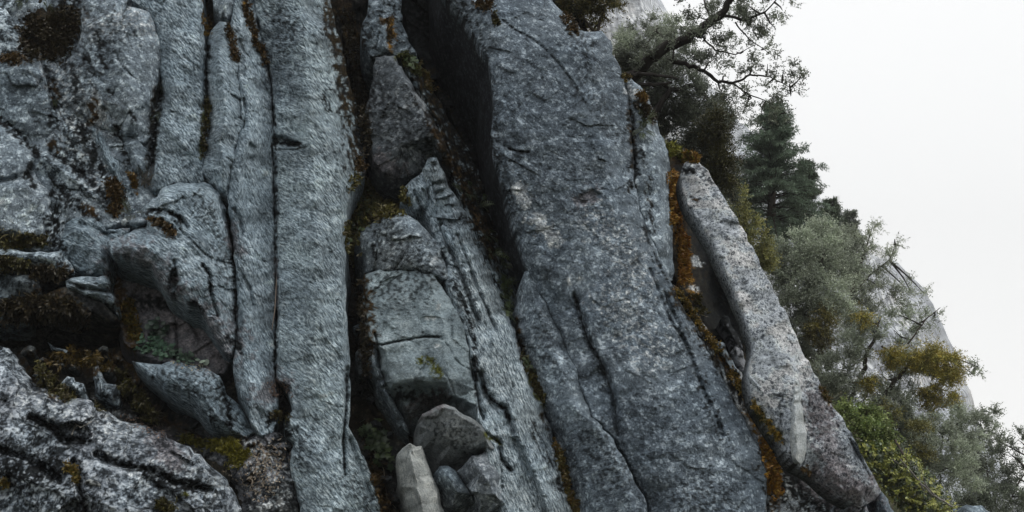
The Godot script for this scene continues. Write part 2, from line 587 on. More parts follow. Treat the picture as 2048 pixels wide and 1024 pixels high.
func _ready() -> void:
	# camera
	var cam := Camera3D.new()
	cam.name = "camera"
	cam.position = EYE
	cam.basis = view
	cam.fov = 26.0
	cam.near = 0.1
	cam.far = 6000.0
	add_child(cam)
	# sky, air and exposure
	var sky := ProceduralSkyMaterial.new()
	sky.sky_top_color = Color(0.90, 0.905, 0.91)
	sky.sky_horizon_color = Color(1.0, 0.998, 0.99)
	sky.sky_energy_multiplier = 1.225
	sky.sky_curve = 0.25
	sky.ground_bottom_color = Color(0.12, 0.13, 0.11)
	sky.ground_horizon_color = Color(0.35, 0.37, 0.36)
	var env := Environment.new()
	env.background_mode = Environment.BG_SKY
	env.sky = Sky.new()
	env.sky.sky_material = sky
	env.tonemap_mode = Environment.TONE_MAPPER_LINEAR
	env.tonemap_exposure = 1.0
	env.sdfgi_enabled = true
	env.ssao_enabled = true
	env.ssil_enabled = true
	env.fog_enabled = true
	env.fog_density = 0.0009
	env.fog_light_color = Color(0.93, 0.935, 0.94)
	var around := WorldEnvironment.new()
	around.name = "environment"
	around.environment = env
	add_child(around)
	# the sun behind thin cloud, from the open side on the right
	var sun := DirectionalLight3D.new()
	sun.name = "sun"
	sun.light_energy = 0.5
	sun.light_angular_distance = 14.0
	sun.light_color = Color(1.0, 0.985, 0.96)
	sun.shadow_enabled = true
	sun.look_at_from_position(Vector3(10, 9.5, 3.2), Vector3.ZERO)
	add_child(sun)

	noise_a.noise_type = FastNoiseLite.TYPE_SIMPLEX_SMOOTH
	noise_a.frequency = 0.01
	noise_a.fractal_octaves = 2
	noise_a.seed = 11
	noise_b.noise_type = FastNoiseLite.TYPE_SIMPLEX_SMOOTH
	noise_b.frequency = 0.01
	noise_b.fractal_octaves = 3
	noise_b.seed = 12
	noise_cell.noise_type = FastNoiseLite.TYPE_CELLULAR
	noise_cell.cellular_return_type = FastNoiseLite.RETURN_CELL_VALUE
	noise_cell.frequency = 0.03
	noise_cell.fractal_octaves = 1
	noise_cell.seed = 13
	rng.seed = 77
	var axis := view * Vector3(0, 0, -1)
	face_p = EYE + axis * 12.0
	make_materials()
	make_stains_and_shade()
	make_setting()
	make_left_rocks()
	make_middle_rocks()
	make_right_rocks()
	make_plants()
	make_trees()

# ---------------------------------------------------------------- the rock, left to right
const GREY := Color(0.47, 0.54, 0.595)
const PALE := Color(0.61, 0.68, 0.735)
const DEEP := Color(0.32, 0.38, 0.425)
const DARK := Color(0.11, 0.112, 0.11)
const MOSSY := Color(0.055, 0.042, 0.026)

func make_stains_and_shade() -> void:
	# upper left
	stain_or_shade(7, 46, [110, 130, 150, 200, 190, 240])
	stain_or_shade(7, 30, [190, 60, 260, 30, 300, 60])
	stain_or_shade(4, 11, [190, 190, 205, 240, 170, 250])
	stain_or_shade(7, 30, [150, 280, 190, 350, 205, 380])
	stain_or_shade(4, 7, [140, 240, 152, 262])
	stain_or_shade(0, 7, [170, 110, 176, 124])
	stain_or_shade(0, 5, [200, 110, 206, 128, 214, 134])
	stain_or_shade(0, 5, [150, 200, 158, 206])
	stain_or_shade(0, 9, [160, 255, 178, 300, 200, 345, 215, 360])
	stain_or_shade(0, 7, [232, 255, 245, 300, 262, 350])
	stain_or_shade(0, 7, [100, 300, 140, 330, 190, 370, 222, 410])
	stain_or_shade(0, 9, [105, 385, 140, 410, 190, 430])
	stain_or_shade(0, 11, [95, 440, 110, 480, 125, 500])
	stain_or_shade(0, 80, [820, -60, 880, 60, 930, 200, 990, 400])  # painted shade: blackens the rock deep in the cleft
	stain_or_shade(0, 40, [700, 40, 712, 120, 716, 200])
	stain_or_shade(11, 26, [845, 150, 890, 260, 940, 370, 1000, 520])
	stain_or_shade(1, 26, [60, 60, 110, 70, 140, 40])
	stain_or_shade(0, 14, [120, 15, 150, 5])
	stain_or_shade(1, 10, [60, 112, 35, 118, 8, 112])
	stain_or_shade(0, 6, [92, 135, 100, 180, 108, 215])
	stain_or_shade(0, 7, [195, 65, 205, 85, 203, 95])
	stain_or_shade(0, 7, [178, 145, 195, 150])
	stain_or_shade(0, 6, [145, 130, 152, 165, 150, 178])
	stain_or_shade(0, 6, [130, 120, 128, 150])
	stain_or_shade(1, 8, [105, 165, 112, 195])
	stain_or_shade(0, 8, [112, 215, 100, 245])
	stain_or_shade(5, 60, [215, 60, 150, 150, 160, 250])
	stain_or_shade(0, 5, [220, 180, 225, 186])
	stain_or_shade(1, 9, [185, 205, 190, 235, 180, 245])
	stain_or_shade(0, 6, [262, 225, 268, 242])
	stain_or_shade(0, 8, [0, 240, 30, 265, 60, 290, 75, 310])
	stain_or_shade(5, 40, [110, 250, 170, 330])
	stain_or_shade(0, 7, [170, 255, 185, 290, 205, 340, 220, 350])
	stain_or_shade(1, 7, [100, 285, 115, 300])
	stain_or_shade(0, 8, [60, 330, 50, 350, 70, 370])
	stain_or_shade(0, 9, [110, 370, 130, 395, 150, 400])
	stain_or_shade(2, 9, [228, 370, 235, 400, 230, 415])
	stain_or_shade(1, 12, [228, 365, 240, 415])
	stain_or_shade(1, 8, [170, 410, 190, 430])
	stain_or_shade(0, 12, [110, 420, 112, 480])
	stain_or_shade(2, 4, [268, 360, 274, 385])
	stain_or_shade(3, 12, [0, 490, 60, 488, 85, 485])
	stain_or_shade(3, 12, [0, 520, 40, 530])
	stain_or_shade(1, 14, [70, 540, 110, 548, 130, 540])
	stain_or_shade(1, 18, [80, 590, 130, 600, 160, 640])
	stain_or_shade(2, 7, [40, 620, 60, 625])
	stain_or_shade(2, 6, [85, 605, 95, 610])
	stain_or_shade(5, 24, [150, 600, 200, 620, 225, 640])
	stain_or_shade(1, 9, [305, 435, 330, 455, 345, 465])
	stain_or_shade(0, 6, [290, 425, 330, 420, 365, 442])
	stain_or_shade(5, 24, [400, 400, 440, 480, 460, 560])
	stain_or_shade(0, 4, [455, 440, 462, 480, 468, 560, 475, 680])
	stain_or_shade(8, 14, [462, 455, 470, 490, 480, 500])
	stain_or_shade(0, 7, [345, 535, 355, 575, 345, 590])
	stain_or_shade(0, 3, [405, 530, 418, 550, 420, 580, 435, 630])
	stain_or_shade(8, 60, [260, 530, 320, 600, 400, 660, 440, 690])
	stain_or_shade(0, 14, [250, 600, 320, 610, 390, 620])
	stain_or_shade(2, 7, [258, 620, 270, 650, 280, 670])
	stain_or_shade(1, 14, [235, 560, 250, 640, 262, 690])
	stain_or_shade(0, 7, [460, 675, 478, 700])
	# cracks of the fluted columns
	stain_or_shade(1, 6, [410, 0, 412, 40, 416, 65])
	stain_or_shade(2, 5, [413, 48, 416, 66])
	stain_or_shade(0, 5, [414, 90, 412, 180, 410, 250, 405, 300])
	stain_or_shade(3, 4, [408, 215, 405, 275, 400, 315])
	stain_or_shade(1, 6, [456, 50, 465, 85, 474, 118])
	stain_or_shade(2, 5, [488, 0, 495, 30, 503, 60])
	stain_or_shade(1, 8, [500, 30, 515, 85, 530, 120, 540, 160])
	stain_or_shade(0, 5, [540, 150, 548, 235, 552, 400, 553, 600, 550, 740])
	stain_or_shade(8, 4, [551, 520, 553, 600, 552, 640])
	stain_or_shade(3, 7, [325, 170, 312, 200, 305, 250])
	stain_or_shade(1, 9, [312, 185, 308, 260, 300, 320])
	stain_or_shade(0, 9, [318, 185, 300, 330])
	stain_or_shade(0, 8, [548, 288, 575, 284, 595, 288])
	stain_or_shade(6, 26, [690, 60, 700, 160, 700, 230, 712, 330])
	stain_or_shade(6, 20, [655, 20, 680, 120, 695, 230])
	stain_or_shade(11, 17, [668, -20, 684, 60, 700, 150, 712, 230, 722, 340])
	stain_or_shade(11, 10, [650, 10, 672, 110, 690, 200, 705, 290])
	stain_or_shade(1, 13, [690, 0, 708, 100, 722, 200, 738, 340])
	stain_or_shade(0, 12, [720, 260, 735, 330, 742, 360])
	stain_or_shade(2, 5, [718, 325, 722, 335])
	stain_or_shade(6, 8, [648, 190, 660, 220])
	stain_or_shade(0, 3, [692, 740, 694, 800, 688, 880, 690, 940])
	stain_or_shade(5, 22, [700, 960, 735, 1000, 740, 1060])
	stain_or_shade(5, 22, [610, 880, 600, 930])
	stain_or_shade(9, 45, [560, 60, 560, 160])
	stain_or_shade(5, 26, [550, 20, 580, 60, 560, 100])
	# lower left
	stain_or_shade(5, 70, [20, 900, 80, 960, 150, 1000])
	stain_or_shade(0, 10, [60, 835, 100, 855, 135, 885])
	stain_or_shade(0, 9, [200, 905, 240, 925, 310, 945])
	stain_or_shade(7, 40, [60, 800, 150, 830, 250, 870])
	stain_or_shade(7, 30, [280, 960, 360, 930, 420, 980])
	stain_or_shade(1, 12, [290, 780, 330, 840, 400, 870])
	stain_or_shade(0, 20, [300, 780, 360, 820, 420, 860])
	stain_or_shade(5, 34, [330, 750, 420, 770, 450, 830])
	stain_or_shade(0, 7, [440, 770, 455, 810, 460, 845])
	stain_or_shade(5, 34, [60, 850, 140, 880, 180, 850])
	stain_or_shade(5, 60, [0, 950, 120, 960, 170, 1000])
	stain_or_shade(0, 22, [0, 940, 60, 950, 110, 930])
	stain_or_shade(5, 46, [330, 960, 420, 990, 300, 1010])
	stain_or_shade(0, 14, [290, 945, 340, 965, 400, 975])
	stain_or_shade(8, 30, [320, 880, 350, 920])
	stain_or_shade(3, 9, [320, 1005, 340, 1015])
	stain_or_shade(3, 6, [365, 985, 372, 990])
	stain_or_shade(2, 6, [140, 935, 150, 945])
	stain_or_shade(1, 18, [90, 740, 110, 780, 60, 720])
	stain_or_shade(3, 14, [100, 770, 140, 790])
	stain_or_shade(1, 22, [180, 730, 230, 720, 260, 780])
	stain_or_shade(2, 10, [135, 715, 160, 712, 165, 700])
	stain_or_shade(3, 12, [250, 770, 275, 800, 300, 830])
	stain_or_shade(1, 14, [480, 880, 540, 900, 500, 960])
	stain_or_shade(7, 40, [500, 900, 560, 960, 540, 1000])
	stain_or_shade(8, 30, [560, 770, 530, 790])
	stain_or_shade(0, 16, [540, 840, 580, 860, 560, 880])
	# middle
	stain_or_shade(5, 60, [760, 200, 820, 280, 860, 290])
	stain_or_shade(8, 26, [750, 320, 790, 345])
	stain_or_shade(2, 7, [782, 105, 780, 90])
	stain_or_shade(2, 9, [765, 45, 778, 40, 785, 75])
	stain_or_shade(5, 22, [760, 30, 740, 80])
	stain_or_shade(1, 14, [700, 40, 716, 100, 712, 150])
	stain_or_shade(3, 12, [800, 110, 820, 130, 835, 140])
	stain_or_shade(1, 9, [835, 130, 855, 160, 870, 200])
	stain_or_shade(6, 34, [850, 180, 920, 320, 990, 480])
	stain_or_shade(1, 14, [870, 260, 930, 380, 980, 500])
	stain_or_shade(4, 5, [835, 185, 850, 215])
	stain_or_shade(5, 40, [760, 450, 800, 500, 870, 520])
	stain_or_shade(0, 9, [745, 490, 752, 510])
	stain_or_shade(5, 50, [780, 560, 830, 570, 760, 580])
	stain_or_shade(4, 5, [862, 525, 870, 515])
	stain_or_shade(4, 5, [876, 612, 878, 616])
	stain_or_shade(4, 6, [875, 690, 877, 693])
	stain_or_shade(4, 5, [855, 636, 870, 637])
	stain_or_shade(3, 11, [845, 720, 870, 730, 880, 750])
	stain_or_shade(0, 18, [800, 790, 850, 800, 890, 795])
	stain_or_shade(8, 24, [830, 820, 880, 800])
	stain_or_shade(5, 30, [880, 860, 930, 880])
	stain_or_shade(0, 6, [905, 560, 930, 610, 948, 680, 955, 760])
	stain_or_shade(5, 26, [915, 560, 940, 640])
	stain_or_shade(0, 4, [948, 730, 952, 790, 962, 830])
	stain_or_shade(3, 6, [970, 870, 1000, 885])
	stain_or_shade(0, 4, [1000, 910, 1012, 935, 1022, 942])
	stain_or_shade(0, 5, [965, 770, 985, 800, 1010, 818, 1020, 845])
	stain_or_shade(6, 12, [1060, 850, 1100, 920, 1125, 990])
	stain_or_shade(1, 8, [1030, 640, 1050, 720, 1080, 800])
	stain_or_shade(3, 7, [1055, 740, 1075, 790, 1088, 810])
	stain_or_shade(1, 7, [1085, 830, 1110, 900, 1135, 970, 1150, 1030])
	stain_or_shade(3, 5, [1112, 900, 1130, 950])
	stain_or_shade(2, 4, [1140, 985, 1150, 1020])
	stain_or_shade(9, 46, [1120, 880, 1190, 920, 1220, 990])
	stain_or_shade(5, 26, [1080, 640, 1100, 720])
	stain_or_shade(1, 22, [720, 560, 730, 640, 735, 700])
	stain_or_shade(1, 18, [740, 880, 760, 960, 780, 1030])
	stain_or_shade(2, 5, [755, 950, 770, 1010])
	# the great slab
	stain_or_shade(0, 2, [1005, 40, 1030, 60, 1062, 76, 1090, 98, 1120, 130, 1150, 170])
	stain_or_shade(0, 7, [1128, 145, 1140, 165, 1165, 195, 1172, 205])
	stain_or_shade(5, 30, [1150, 60, 1180, 120, 1160, 190])
	stain_or_shade(5, 26, [1190, 200, 1215, 240, 1235, 265])
	stain_or_shade(9, 36, [1225, 110, 1235, 170, 1230, 220])
	stain_or_shade(9, 90, [1080, 160, 1090, 300, 1100, 380])
	stain_or_shade(8, 18, [1165, 400, 1185, 390])
	stain_or_shade(0, 4, [1018, 298, 1035, 303, 1055, 304])
	stain_or_shade(4, 16, [1035, 380, 1050, 400])
	stain_or_shade(4, 18, [1070, 440, 1090, 460, 1110, 480])
	stain_or_shade(7, 40, [1190, 440, 1250, 490, 1280, 560])
	stain_or_shade(7, 50, [1230, 600, 1300, 700])
	stain_or_shade(4, 5, [1136, 560, 1140, 566])
	stain_or_shade(4, 5, [1160, 555, 1164, 556])
	stain_or_shade(5, 60, [1200, 900, 1300, 980, 1420, 1000])
	stain_or_shade(0, 3, [1150, 590, 1175, 680, 1205, 730, 1228, 800])
	stain_or_shade(5, 14, [1150, 600, 1180, 690, 1225, 790])
	stain_or_shade(0, 4, [1288, 455, 1310, 510, 1340, 575, 1365, 620])
	stain_or_shade(5, 16, [1330, 590, 1370, 680, 1400, 760, 1440, 860])
	stain_or_shade(5, 14, [1400, 760, 1440, 850, 1460, 900])
	stain_or_shade(9, 60, [1260, 820, 1330, 900, 1300, 1000])
	# right of the great slab
	stain_or_shade(1, 7, [1258, 200, 1263, 260, 1268, 330])
	stain_or_shade(6, 12, [1262, 230, 1270, 300, 1262, 380])
	stain_or_shade(0, 7, [1268, 310, 1275, 340, 1262, 370])
	stain_or_shade(1, 8, [1280, 190, 1300, 225])
	stain_or_shade(2, 6, [1282, 190, 1290, 198])
	stain_or_shade(2, 4, [1245, 152, 1252, 158])
	stain_or_shade(0, 6, [1285, 300, 1288, 330])
	stain_or_shade(6, 10, [1295, 360, 1298, 420, 1303, 460])
	stain_or_shade(1, 10, [1300, 215, 1306, 240])
	stain_or_shade(4, 9, [1255, 175, 1270, 190])
	stain_or_shade(2, 13, [1345, 350, 1352, 420, 1345, 450])
	stain_or_shade(2, 14, [1352, 450, 1375, 520, 1370, 560, 1390, 590])
	stain_or_shade(1, 16, [1350, 340, 1362, 430, 1372, 520])
	stain_or_shade(0, 26, [1392, 400, 1412, 500, 1440, 600, 1470, 690])  # painted shade for the dark hollow of the recess
	stain_or_shade(0, 40, [1405, 420, 1440, 540, 1480, 660])  # more of the hollow's shade, painted black on its right half
	stain_or_shade(4, 8, [1390, 520, 1400, 530])
	stain_or_shade(4, 7, [1384, 575, 1392, 580])
	stain_or_shade(11, 16, [1356, 585, 1405, 665, 1455, 740, 1510, 830])
	stain_or_shade(2, 5, [1352, 572, 1400, 648, 1440, 712, 1490, 790])
	stain_or_shade(0, 30, [1560, 930, 1620, 980, 1700, 1030])
	stain_or_shade(6, 24, [1360, 590, 1430, 700, 1500, 820])
	stain_or_shade(2, 11, [1500, 830, 1540, 900, 1550, 1000])
	stain_or_shade(3, 8, [1500, 800, 1560, 870])
	stain_or_shade(1, 20, [1540, 900, 1555, 960, 1550, 1010])
	stain_or_shade(0, 40, [1590, 960, 1640, 990, 1680, 1030])
	stain_or_shade(6, 50, [1560, 940, 1620, 1000])
	stain_or_shade(4, 6, [1715, 1005, 1725, 1024])
	stain_or_shade(1, 12, [1350, 318, 1375, 335, 1395, 350])
	stain_or_shade(0, 11, [1360, 335, 1385, 345])
	stain_or_shade(5, 16, [1390, 335, 1410, 350])
	stain_or_shade(1, 6, [1385, 395, 1395, 400])
	stain_or_shade(4, 13, [1592, 780, 1600, 830, 1602, 900])
	stain_or_shade(5, 40, [1625, 800, 1640, 850])
	stain_or_shade(0, 7, [1655, 815, 1665, 830])
	stain_or_shade(0, 5, [1620, 845, 1628, 850])
	stain_or_shade(5, 18, [1560, 790, 1570, 810])
	stain_or_shade(8, 34, [1636, 800, 1650, 860, 1670, 930, 1700, 970])
	stain_or_shade(9, 30, [1700, 880, 1740, 950])
	stain_or_shade(8, 40, [1640, 960, 1700, 990, 1740, 990])
	stain_or_shade(2, 3, [1640, 775, 1658, 808])

func make_setting() -> void:
	# ground: one sheet to the horizon
	var g := SurfaceTool.new()
	g.begin(Mesh.PRIMITIVE_TRIANGLES)
	var rings := [0.0, 6.0, 12.0, 24.0, 50.0, 120.0, 250.0, 420.0, 650.0]
	for k in rings.size():
		for j in 32:
			var a := TAU * j / 32.0
			g.set_color(Color(0.06, 0.06, 0.035))
			g.set_normal(Vector3.UP)
			g.add_vertex(Vector3(cos(a) * rings[k], noise_a.get_noise_2d(cos(a) * rings[k] * 9.0, sin(a) * rings[k] * 9.0) * minf(0.5, rings[k] * 0.02), sin(a) * rings[k]))
	for k in rings.size() - 1:
		for j in 32:
			var a: int = k * 32 + j
			var b: int = k * 32 + (j + 1) % 32
			for i in [a, a + 32, b, b, a + 32, b + 32]: g.add_index(i)
	tag(put("ground", g.commit(), mats.wood), "dark forest floor at the foot of the cliff", "", "", "structure")
	# the far granite dome
	var n := Vector3(0.30, 0.30, 1.0).normalized()
	var p := far_at(1750, 700, 330.0)
	rock("mountain", "pale hazy granite dome streaked with water lines, far behind the trees", "far",
		[1120, -160, 0, 1300, -120, 0, 1316, -10, 0, 1340, 32, 0, 1356, 62, 0, 1378, 105, 0, 1418, 160, 0, 1455, 212, 0, 1484, 246, 0, 1530, 292, 0, 1590, 350, 0, 1660, 410, 0, 1735, 474, 0, 1762, 495, 0, 1792, 524, 0, 1822, 552, 0, 1850, 580, 0, 1868, 610, 0, 1884, 645, 0, 1900, 680, 0, 1920, 720, 0, 1934, 765, 0, 1946, 800, 0, 1956, 845, 0, 1975, 880, 0, 1998, 915, 0, 2018, 955, 0, 2046, 1010, 0, 2100, 1120, 0, 2150, 1300, 0, 1300, 1300, 0, 1120, 500, 0],
		[[1250, -80, 16, 1330, 110, 14, 1420, 230, 14, 1560, 400, 14, 1700, 540, 14, 1800, 700, 16, 1870, 900, 16, 1900, 1100, 20],
		[1815, 560, 8, 1840, 640, 14, 1862, 720, 10, 1890, 830, 14, 1920, 930, 10]],
		{"plane": p, "normal": n, "unit": 1.0, "e": 5.0, "jag": 2.6, "lump": 2.4, "rough": 0.5, "freq": 0.02, "flute": 0.5, "stretch": 9.0, "lean": 14.0, "roll": 40.0, "rollh": 16.0, "skirt": 60.0, "tint": Color(0.60, 0.65, 0.72), "tint2": Color(0.76, 0.79, 0.82), "mottle": 0.9, "pit": 0.0, "cracks": 0, "stain_or_shade": 0.0, "kind": "structure", "category": ""})
	# the wooded slope, which runs back from the edge of the near cliff
	var near := [[1190, 120, 13.9], [1250, 240, 14.2], [1330, 400, 14.3], [1420, 530, 14.1], [1500, 670, 13.8], [1580, 830, 13.5], [1680, 960, 13.3], [1760, 1060, 13.2], [1900, 1260, 13.0], [1950, 1700, 13.0]]
	var back := [[1270, 150, 40], [1340, 310, 44], [1440, 480, 48], [1530, 600, 52], [1620, 720, 56], [1720, 840, 60], [1800, 930, 64], [1890, 1005, 68], [2030, 1110, 74], [2250, 1420, 80]]
	g = SurfaceTool.new()
	g.begin(Mesh.PRIMITIVE_TRIANGLES)
	g.set_smooth_group(0)
	var side := 26
	var fine_rows := 6
	var rows := (near.size() - 1) * fine_rows + 1
	for k in rows:
		var n0 := mini(k / fine_rows, near.size() - 2)
		var u := float(k) / fine_rows - n0
		var a := far_at(near[n0][0], near[n0][1], near[n0][2]).lerp(far_at(near[n0 + 1][0], near[n0 + 1][1], near[n0 + 1][2]), u)
		var b := far_at(back[n0][0], back[n0][1], back[n0][2]).lerp(far_at(back[n0 + 1][0], back[n0 + 1][1], back[n0 + 1][2]), u)
		for j in side + 1:
			var t := float(j) / side
			var at := a.lerp(b, t * t * 0.6 + t * 0.4) + Vector3(0, (noise_a.get_noise_2d(k * 14.0, t * 500.0) * 1.1 + noise_b.get_noise_2d(k * 40.0, t * 1600.0) * 0.35) * sqrt(t), 0)
			var bare := noise_b.get_noise_2d(k * 30.0, j * 40.0)
			g.set_color(Color(0.05, 0.05, 0.022).lerp(Color(0.055, 0.042, 0.028), clampf(0.5 + bare * 2.0, 0.0, 1.0)))
			g.add_vertex(at)
	for k in rows - 1:
		for j in side:
			var a := k * (side + 1) + j
			for i in [a, a + 1, a + side + 1, a + 1, a + side + 2, a + side + 1]: g.add_index(i)
	g.generate_normals()
	var slope := g.commit()
	tag(put("hillside", slope, mats.wood), "steep wooded slope running back from the edge of the cliff", "", "", "structure")
	var spots_ := slope.surface_get_arrays(0)
	var v: PackedVector3Array = spots_[Mesh.ARRAY_VERTEX]
	var cover := Batch.new()
	for k in 26000:
		var c := rng.randi() % (v.size() - side - 3)
		if c % (side + 1) == side: continue
		var far := float(c % (side + 1)) / side
		if rng.randf() < far * 0.6: continue
		var at := v[c] + (v[c + 1] - v[c]) * rng.randf() + (v[c + side + 1] - v[c]) * rng.randf()
		var s := rng.randf_range(0.07, 0.16) * (1.0 + far)
		var lush := noise_a.get_noise_2d(at.x * 60.0, at.y * 60.0)
		var col := shade_of(Color(0.16, 0.165, 0.05), Color(0.07, 0.085, 0.035), 0.3) if lush > 0.0 else shade_of(Color(0.10, 0.12, 0.06), Color(0.10, 0.075, 0.045), 0.3)
		cover.leaf(at, (Vector3.UP + any() * 0.9).normalized(), any(), s, s * 0.45, col)
	tag(put("undergrowth", made(cover), mats.leaf), "low undergrowth covering the wooded slope", "undergrowth", "", "stuff")
	# the body of the cliff behind the columns
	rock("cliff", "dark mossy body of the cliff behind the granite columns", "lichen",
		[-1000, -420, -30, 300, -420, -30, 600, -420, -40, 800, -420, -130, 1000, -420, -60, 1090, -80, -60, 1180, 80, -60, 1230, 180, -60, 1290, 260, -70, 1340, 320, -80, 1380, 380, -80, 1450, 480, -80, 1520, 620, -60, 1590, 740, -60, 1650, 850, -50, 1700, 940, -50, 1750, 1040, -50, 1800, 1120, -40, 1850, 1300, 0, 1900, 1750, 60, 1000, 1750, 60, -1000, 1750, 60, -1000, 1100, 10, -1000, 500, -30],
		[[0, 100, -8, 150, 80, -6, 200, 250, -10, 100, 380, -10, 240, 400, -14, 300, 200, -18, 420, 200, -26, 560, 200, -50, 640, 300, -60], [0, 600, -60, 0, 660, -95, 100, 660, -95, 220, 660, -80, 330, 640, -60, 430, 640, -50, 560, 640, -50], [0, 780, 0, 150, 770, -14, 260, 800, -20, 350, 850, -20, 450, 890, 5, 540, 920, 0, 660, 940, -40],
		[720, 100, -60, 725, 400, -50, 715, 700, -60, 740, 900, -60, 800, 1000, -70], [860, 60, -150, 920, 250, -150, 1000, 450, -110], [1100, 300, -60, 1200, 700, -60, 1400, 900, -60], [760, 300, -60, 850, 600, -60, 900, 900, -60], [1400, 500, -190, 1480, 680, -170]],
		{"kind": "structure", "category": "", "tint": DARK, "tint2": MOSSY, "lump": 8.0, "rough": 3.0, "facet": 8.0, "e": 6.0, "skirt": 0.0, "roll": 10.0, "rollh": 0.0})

func make_left_rocks() -> void:
	var g1 := "blocks in the broken upper left of the cliff"
	rock("rock", "recessed broken rock showing in the seams between the upper left blocks", "lichen",
		[-70, -70, -6, 300, -70, -6, 330, 60, -8, 330, 380, -8, 290, 440, -2, 200, 460, 2, 130, 470, 0, 120, 500, 4, -70, 500, 4], [[60, 250, 8, 120, 300, 10, 200, 300, 4, 250, 330, 2], [100, 120, 2, 90, 390, 8, 180, 420, 8]],
		{"tint": GREY, "tint2": PALE, "lump": 5.0, "facet": 2.5, "rough": 1.4, "skirt": 0.3})
	rock("rock", "small pale rock in the top left corner, left of the brown moss", "patchy",
		[-70, -70, 10, -70, 116, 10, 0, 118, 18, 38, 108, 18, 46, 96, 16, 36, 62, 18, 12, 22, 16, 32, 4, 12, 44, -70, 5], [[-30, 20, 22, 10, 60, 24, 20, 100, 22]], {"grow": 3.0, "roll": 5.0, "rollh": 2.5, "jag": 3.0, "group": g1, "tint": PALE, "tint2": GREY})
	rock("rock", "dark rock under the brown moss cushion at upper left", "lichen",
		[8, 20, -4, 40, -60, -4, 160, -60, -4, 165, 60, -2, 152, 112, 0, 112, 128, 0, 95, 118, 0, 75, 130, 0, 58, 106, 0, 44, 106, 0, 34, 62, -2], [[90, 40, 4, 100, 100, 6]], {"grow": 3.0, "roll": 5.0, "rollh": 2.5, "jag": 3.0, "group": g1, "tint": DARK, "tint2": MOSSY})
	rock("rock", "broad blue-grey block on the left edge below the brown moss", "lichen",
		[-70, 128, 16, 0, 128, 22, 20, 119, 24, 41, 116, 26, 47, 107, 26, 60, 105, 26, 72, 116, 24, 81, 136, 22, 93, 172, 18, 104, 216, 12, 118, 238, 8, 116, 282, 4, 100, 300, 2, 70, 297, 6, 45, 271, 12, 20, 250, 16, -70, 232, 16],
		[[0, 150, 28, 50, 130, 30], [20, 240, 22, 85, 260, 14, 100, 200, 20, 82, 150, 27]], {"grow": 3.0, "roll": 5.0, "rollh": 2.5, "jag": 3.0, "group": g1, "tint": GREY, "tint2": DEEP, "facet": 3.0})
	rock("rock", "speckled grey block on the left edge with a cross crack, above the grassy ledge", "lichen",
		[-70, 238, 18, 0, 241, 20, 25, 258, 18, 55, 296, 12, 66, 316, 10, 62, 345, 12, 96, 386, 14, 102, 410, 12, 100, 440, 12, 85, 474, 10, 50, 470, 16, 20, 458, 20, -70, 458, 20],
		[[0, 262, 26, 40, 312, 22], [0, 375, 28, 55, 372, 26, 92, 410, 21, 82, 455, 18]], {"grow": 3.0, "roll": 5.0, "rollh": 2.5, "jag": 3.0, "group": g1, "tint": GREY, "tint2": PALE, "grooves": [[5, 9, 0, 362, 20, 360, 45, 352, 62, 346]]})
	rock("rock", "broad smooth slab with white patches, top left beside the moss crack", "lichen",
		[150, -70, 6, 240, -70, 14, 248, 10, 22, 292, 26, 20, 313, 60, 14, 321, 110, 8, 317, 160, 4, 301, 212, 6, 298, 270, 4, 291, 290, 4, 275, 283, 10, 255, 266, 12, 240, 251, 12, 207, 258, 8, 180, 243, 8, 168, 245, 8, 148, 236, 6, 130, 226, 4, 110, 192, 4, 94, 152, 4, 100, 118, 4, 112, 128, 4, 152, 112, 6, 165, 60, 6],
		[[230, 30, 34, 250, 90, 42, 255, 170, 40, 262, 240, 30], [180, 60, 26, 190, 130, 28, 205, 200, 26], [290, 50, 36, 300, 120, 28, 295, 200, 24], [130, 150, 12, 160, 200, 16]],
		{"tint": GREY, "tint2": PALE, "lean": 30.0, "flute": 1.5, "stretch": 4.0, "grooves": [[3, 4, 170, 120, 190, 150, 205, 165], [3, 5, 130, 225, 160, 235, 172, 245], [3, 4, 205, 215, 225, 235]], "grow": 3.0, "roll": 5.0, "rollh": 2.5, "jag": 3.0, "group": g1})
	rock("rock", "tilted blotchy rock between two cracks, under the white-patched slab", "patchy",
		[118, 236, 4, 146, 230, 8, 170, 248, 6, 186, 290, 4, 206, 332, 2, 213, 366, 0, 202, 386, 0, 170, 356, 6, 130, 326, 8, 106, 306, 4, 112, 280, 2], [[140, 260, 16, 165, 300, 16, 190, 345, 10]], {"tint": GREY, "tint2": PALE, "lean": 25.0, "grow": 3.0, "roll": 5.0, "rollh": 2.5, "jag": 3.0, "group": g1})
	rock("rock", "narrow bluish wedge of rock pointing down to the rust moss", "flute",
		[170, 248, 4, 200, 260, 8, 226, 312, 6, 246, 352, 4, 263, 382, 2, 276, 412, 0, 262, 426, 0, 245, 407, 0, 234, 380, 0, 215, 342, 0, 190, 292, 0], [[185, 262, 12, 215, 320, 14, 245, 375, 10]], {"tint": DEEP, "tint2": GREY, "lean": 25.0, "flute": 1.5, "grow": 3.0, "roll": 5.0, "rollh": 2.5, "jag": 3.0, "group": g1})
	rock("rock", "small bluish wedge rock left of the fern-lined crack", "lichen",
		[236, 254, 6, 255, 269, 10, 275, 285, 10, 292, 296, 8, 299, 312, 6, 291, 346, 4, 276, 372, 2, 270, 362, 2, 261, 330, 2, 249, 290, 2], [[262, 290, 17, 275, 330, 16]], {"tint": GREY, "tint2": DEEP, "grow": 3.0, "roll": 5.0, "rollh": 2.5, "jag": 3.0, "group": g1})
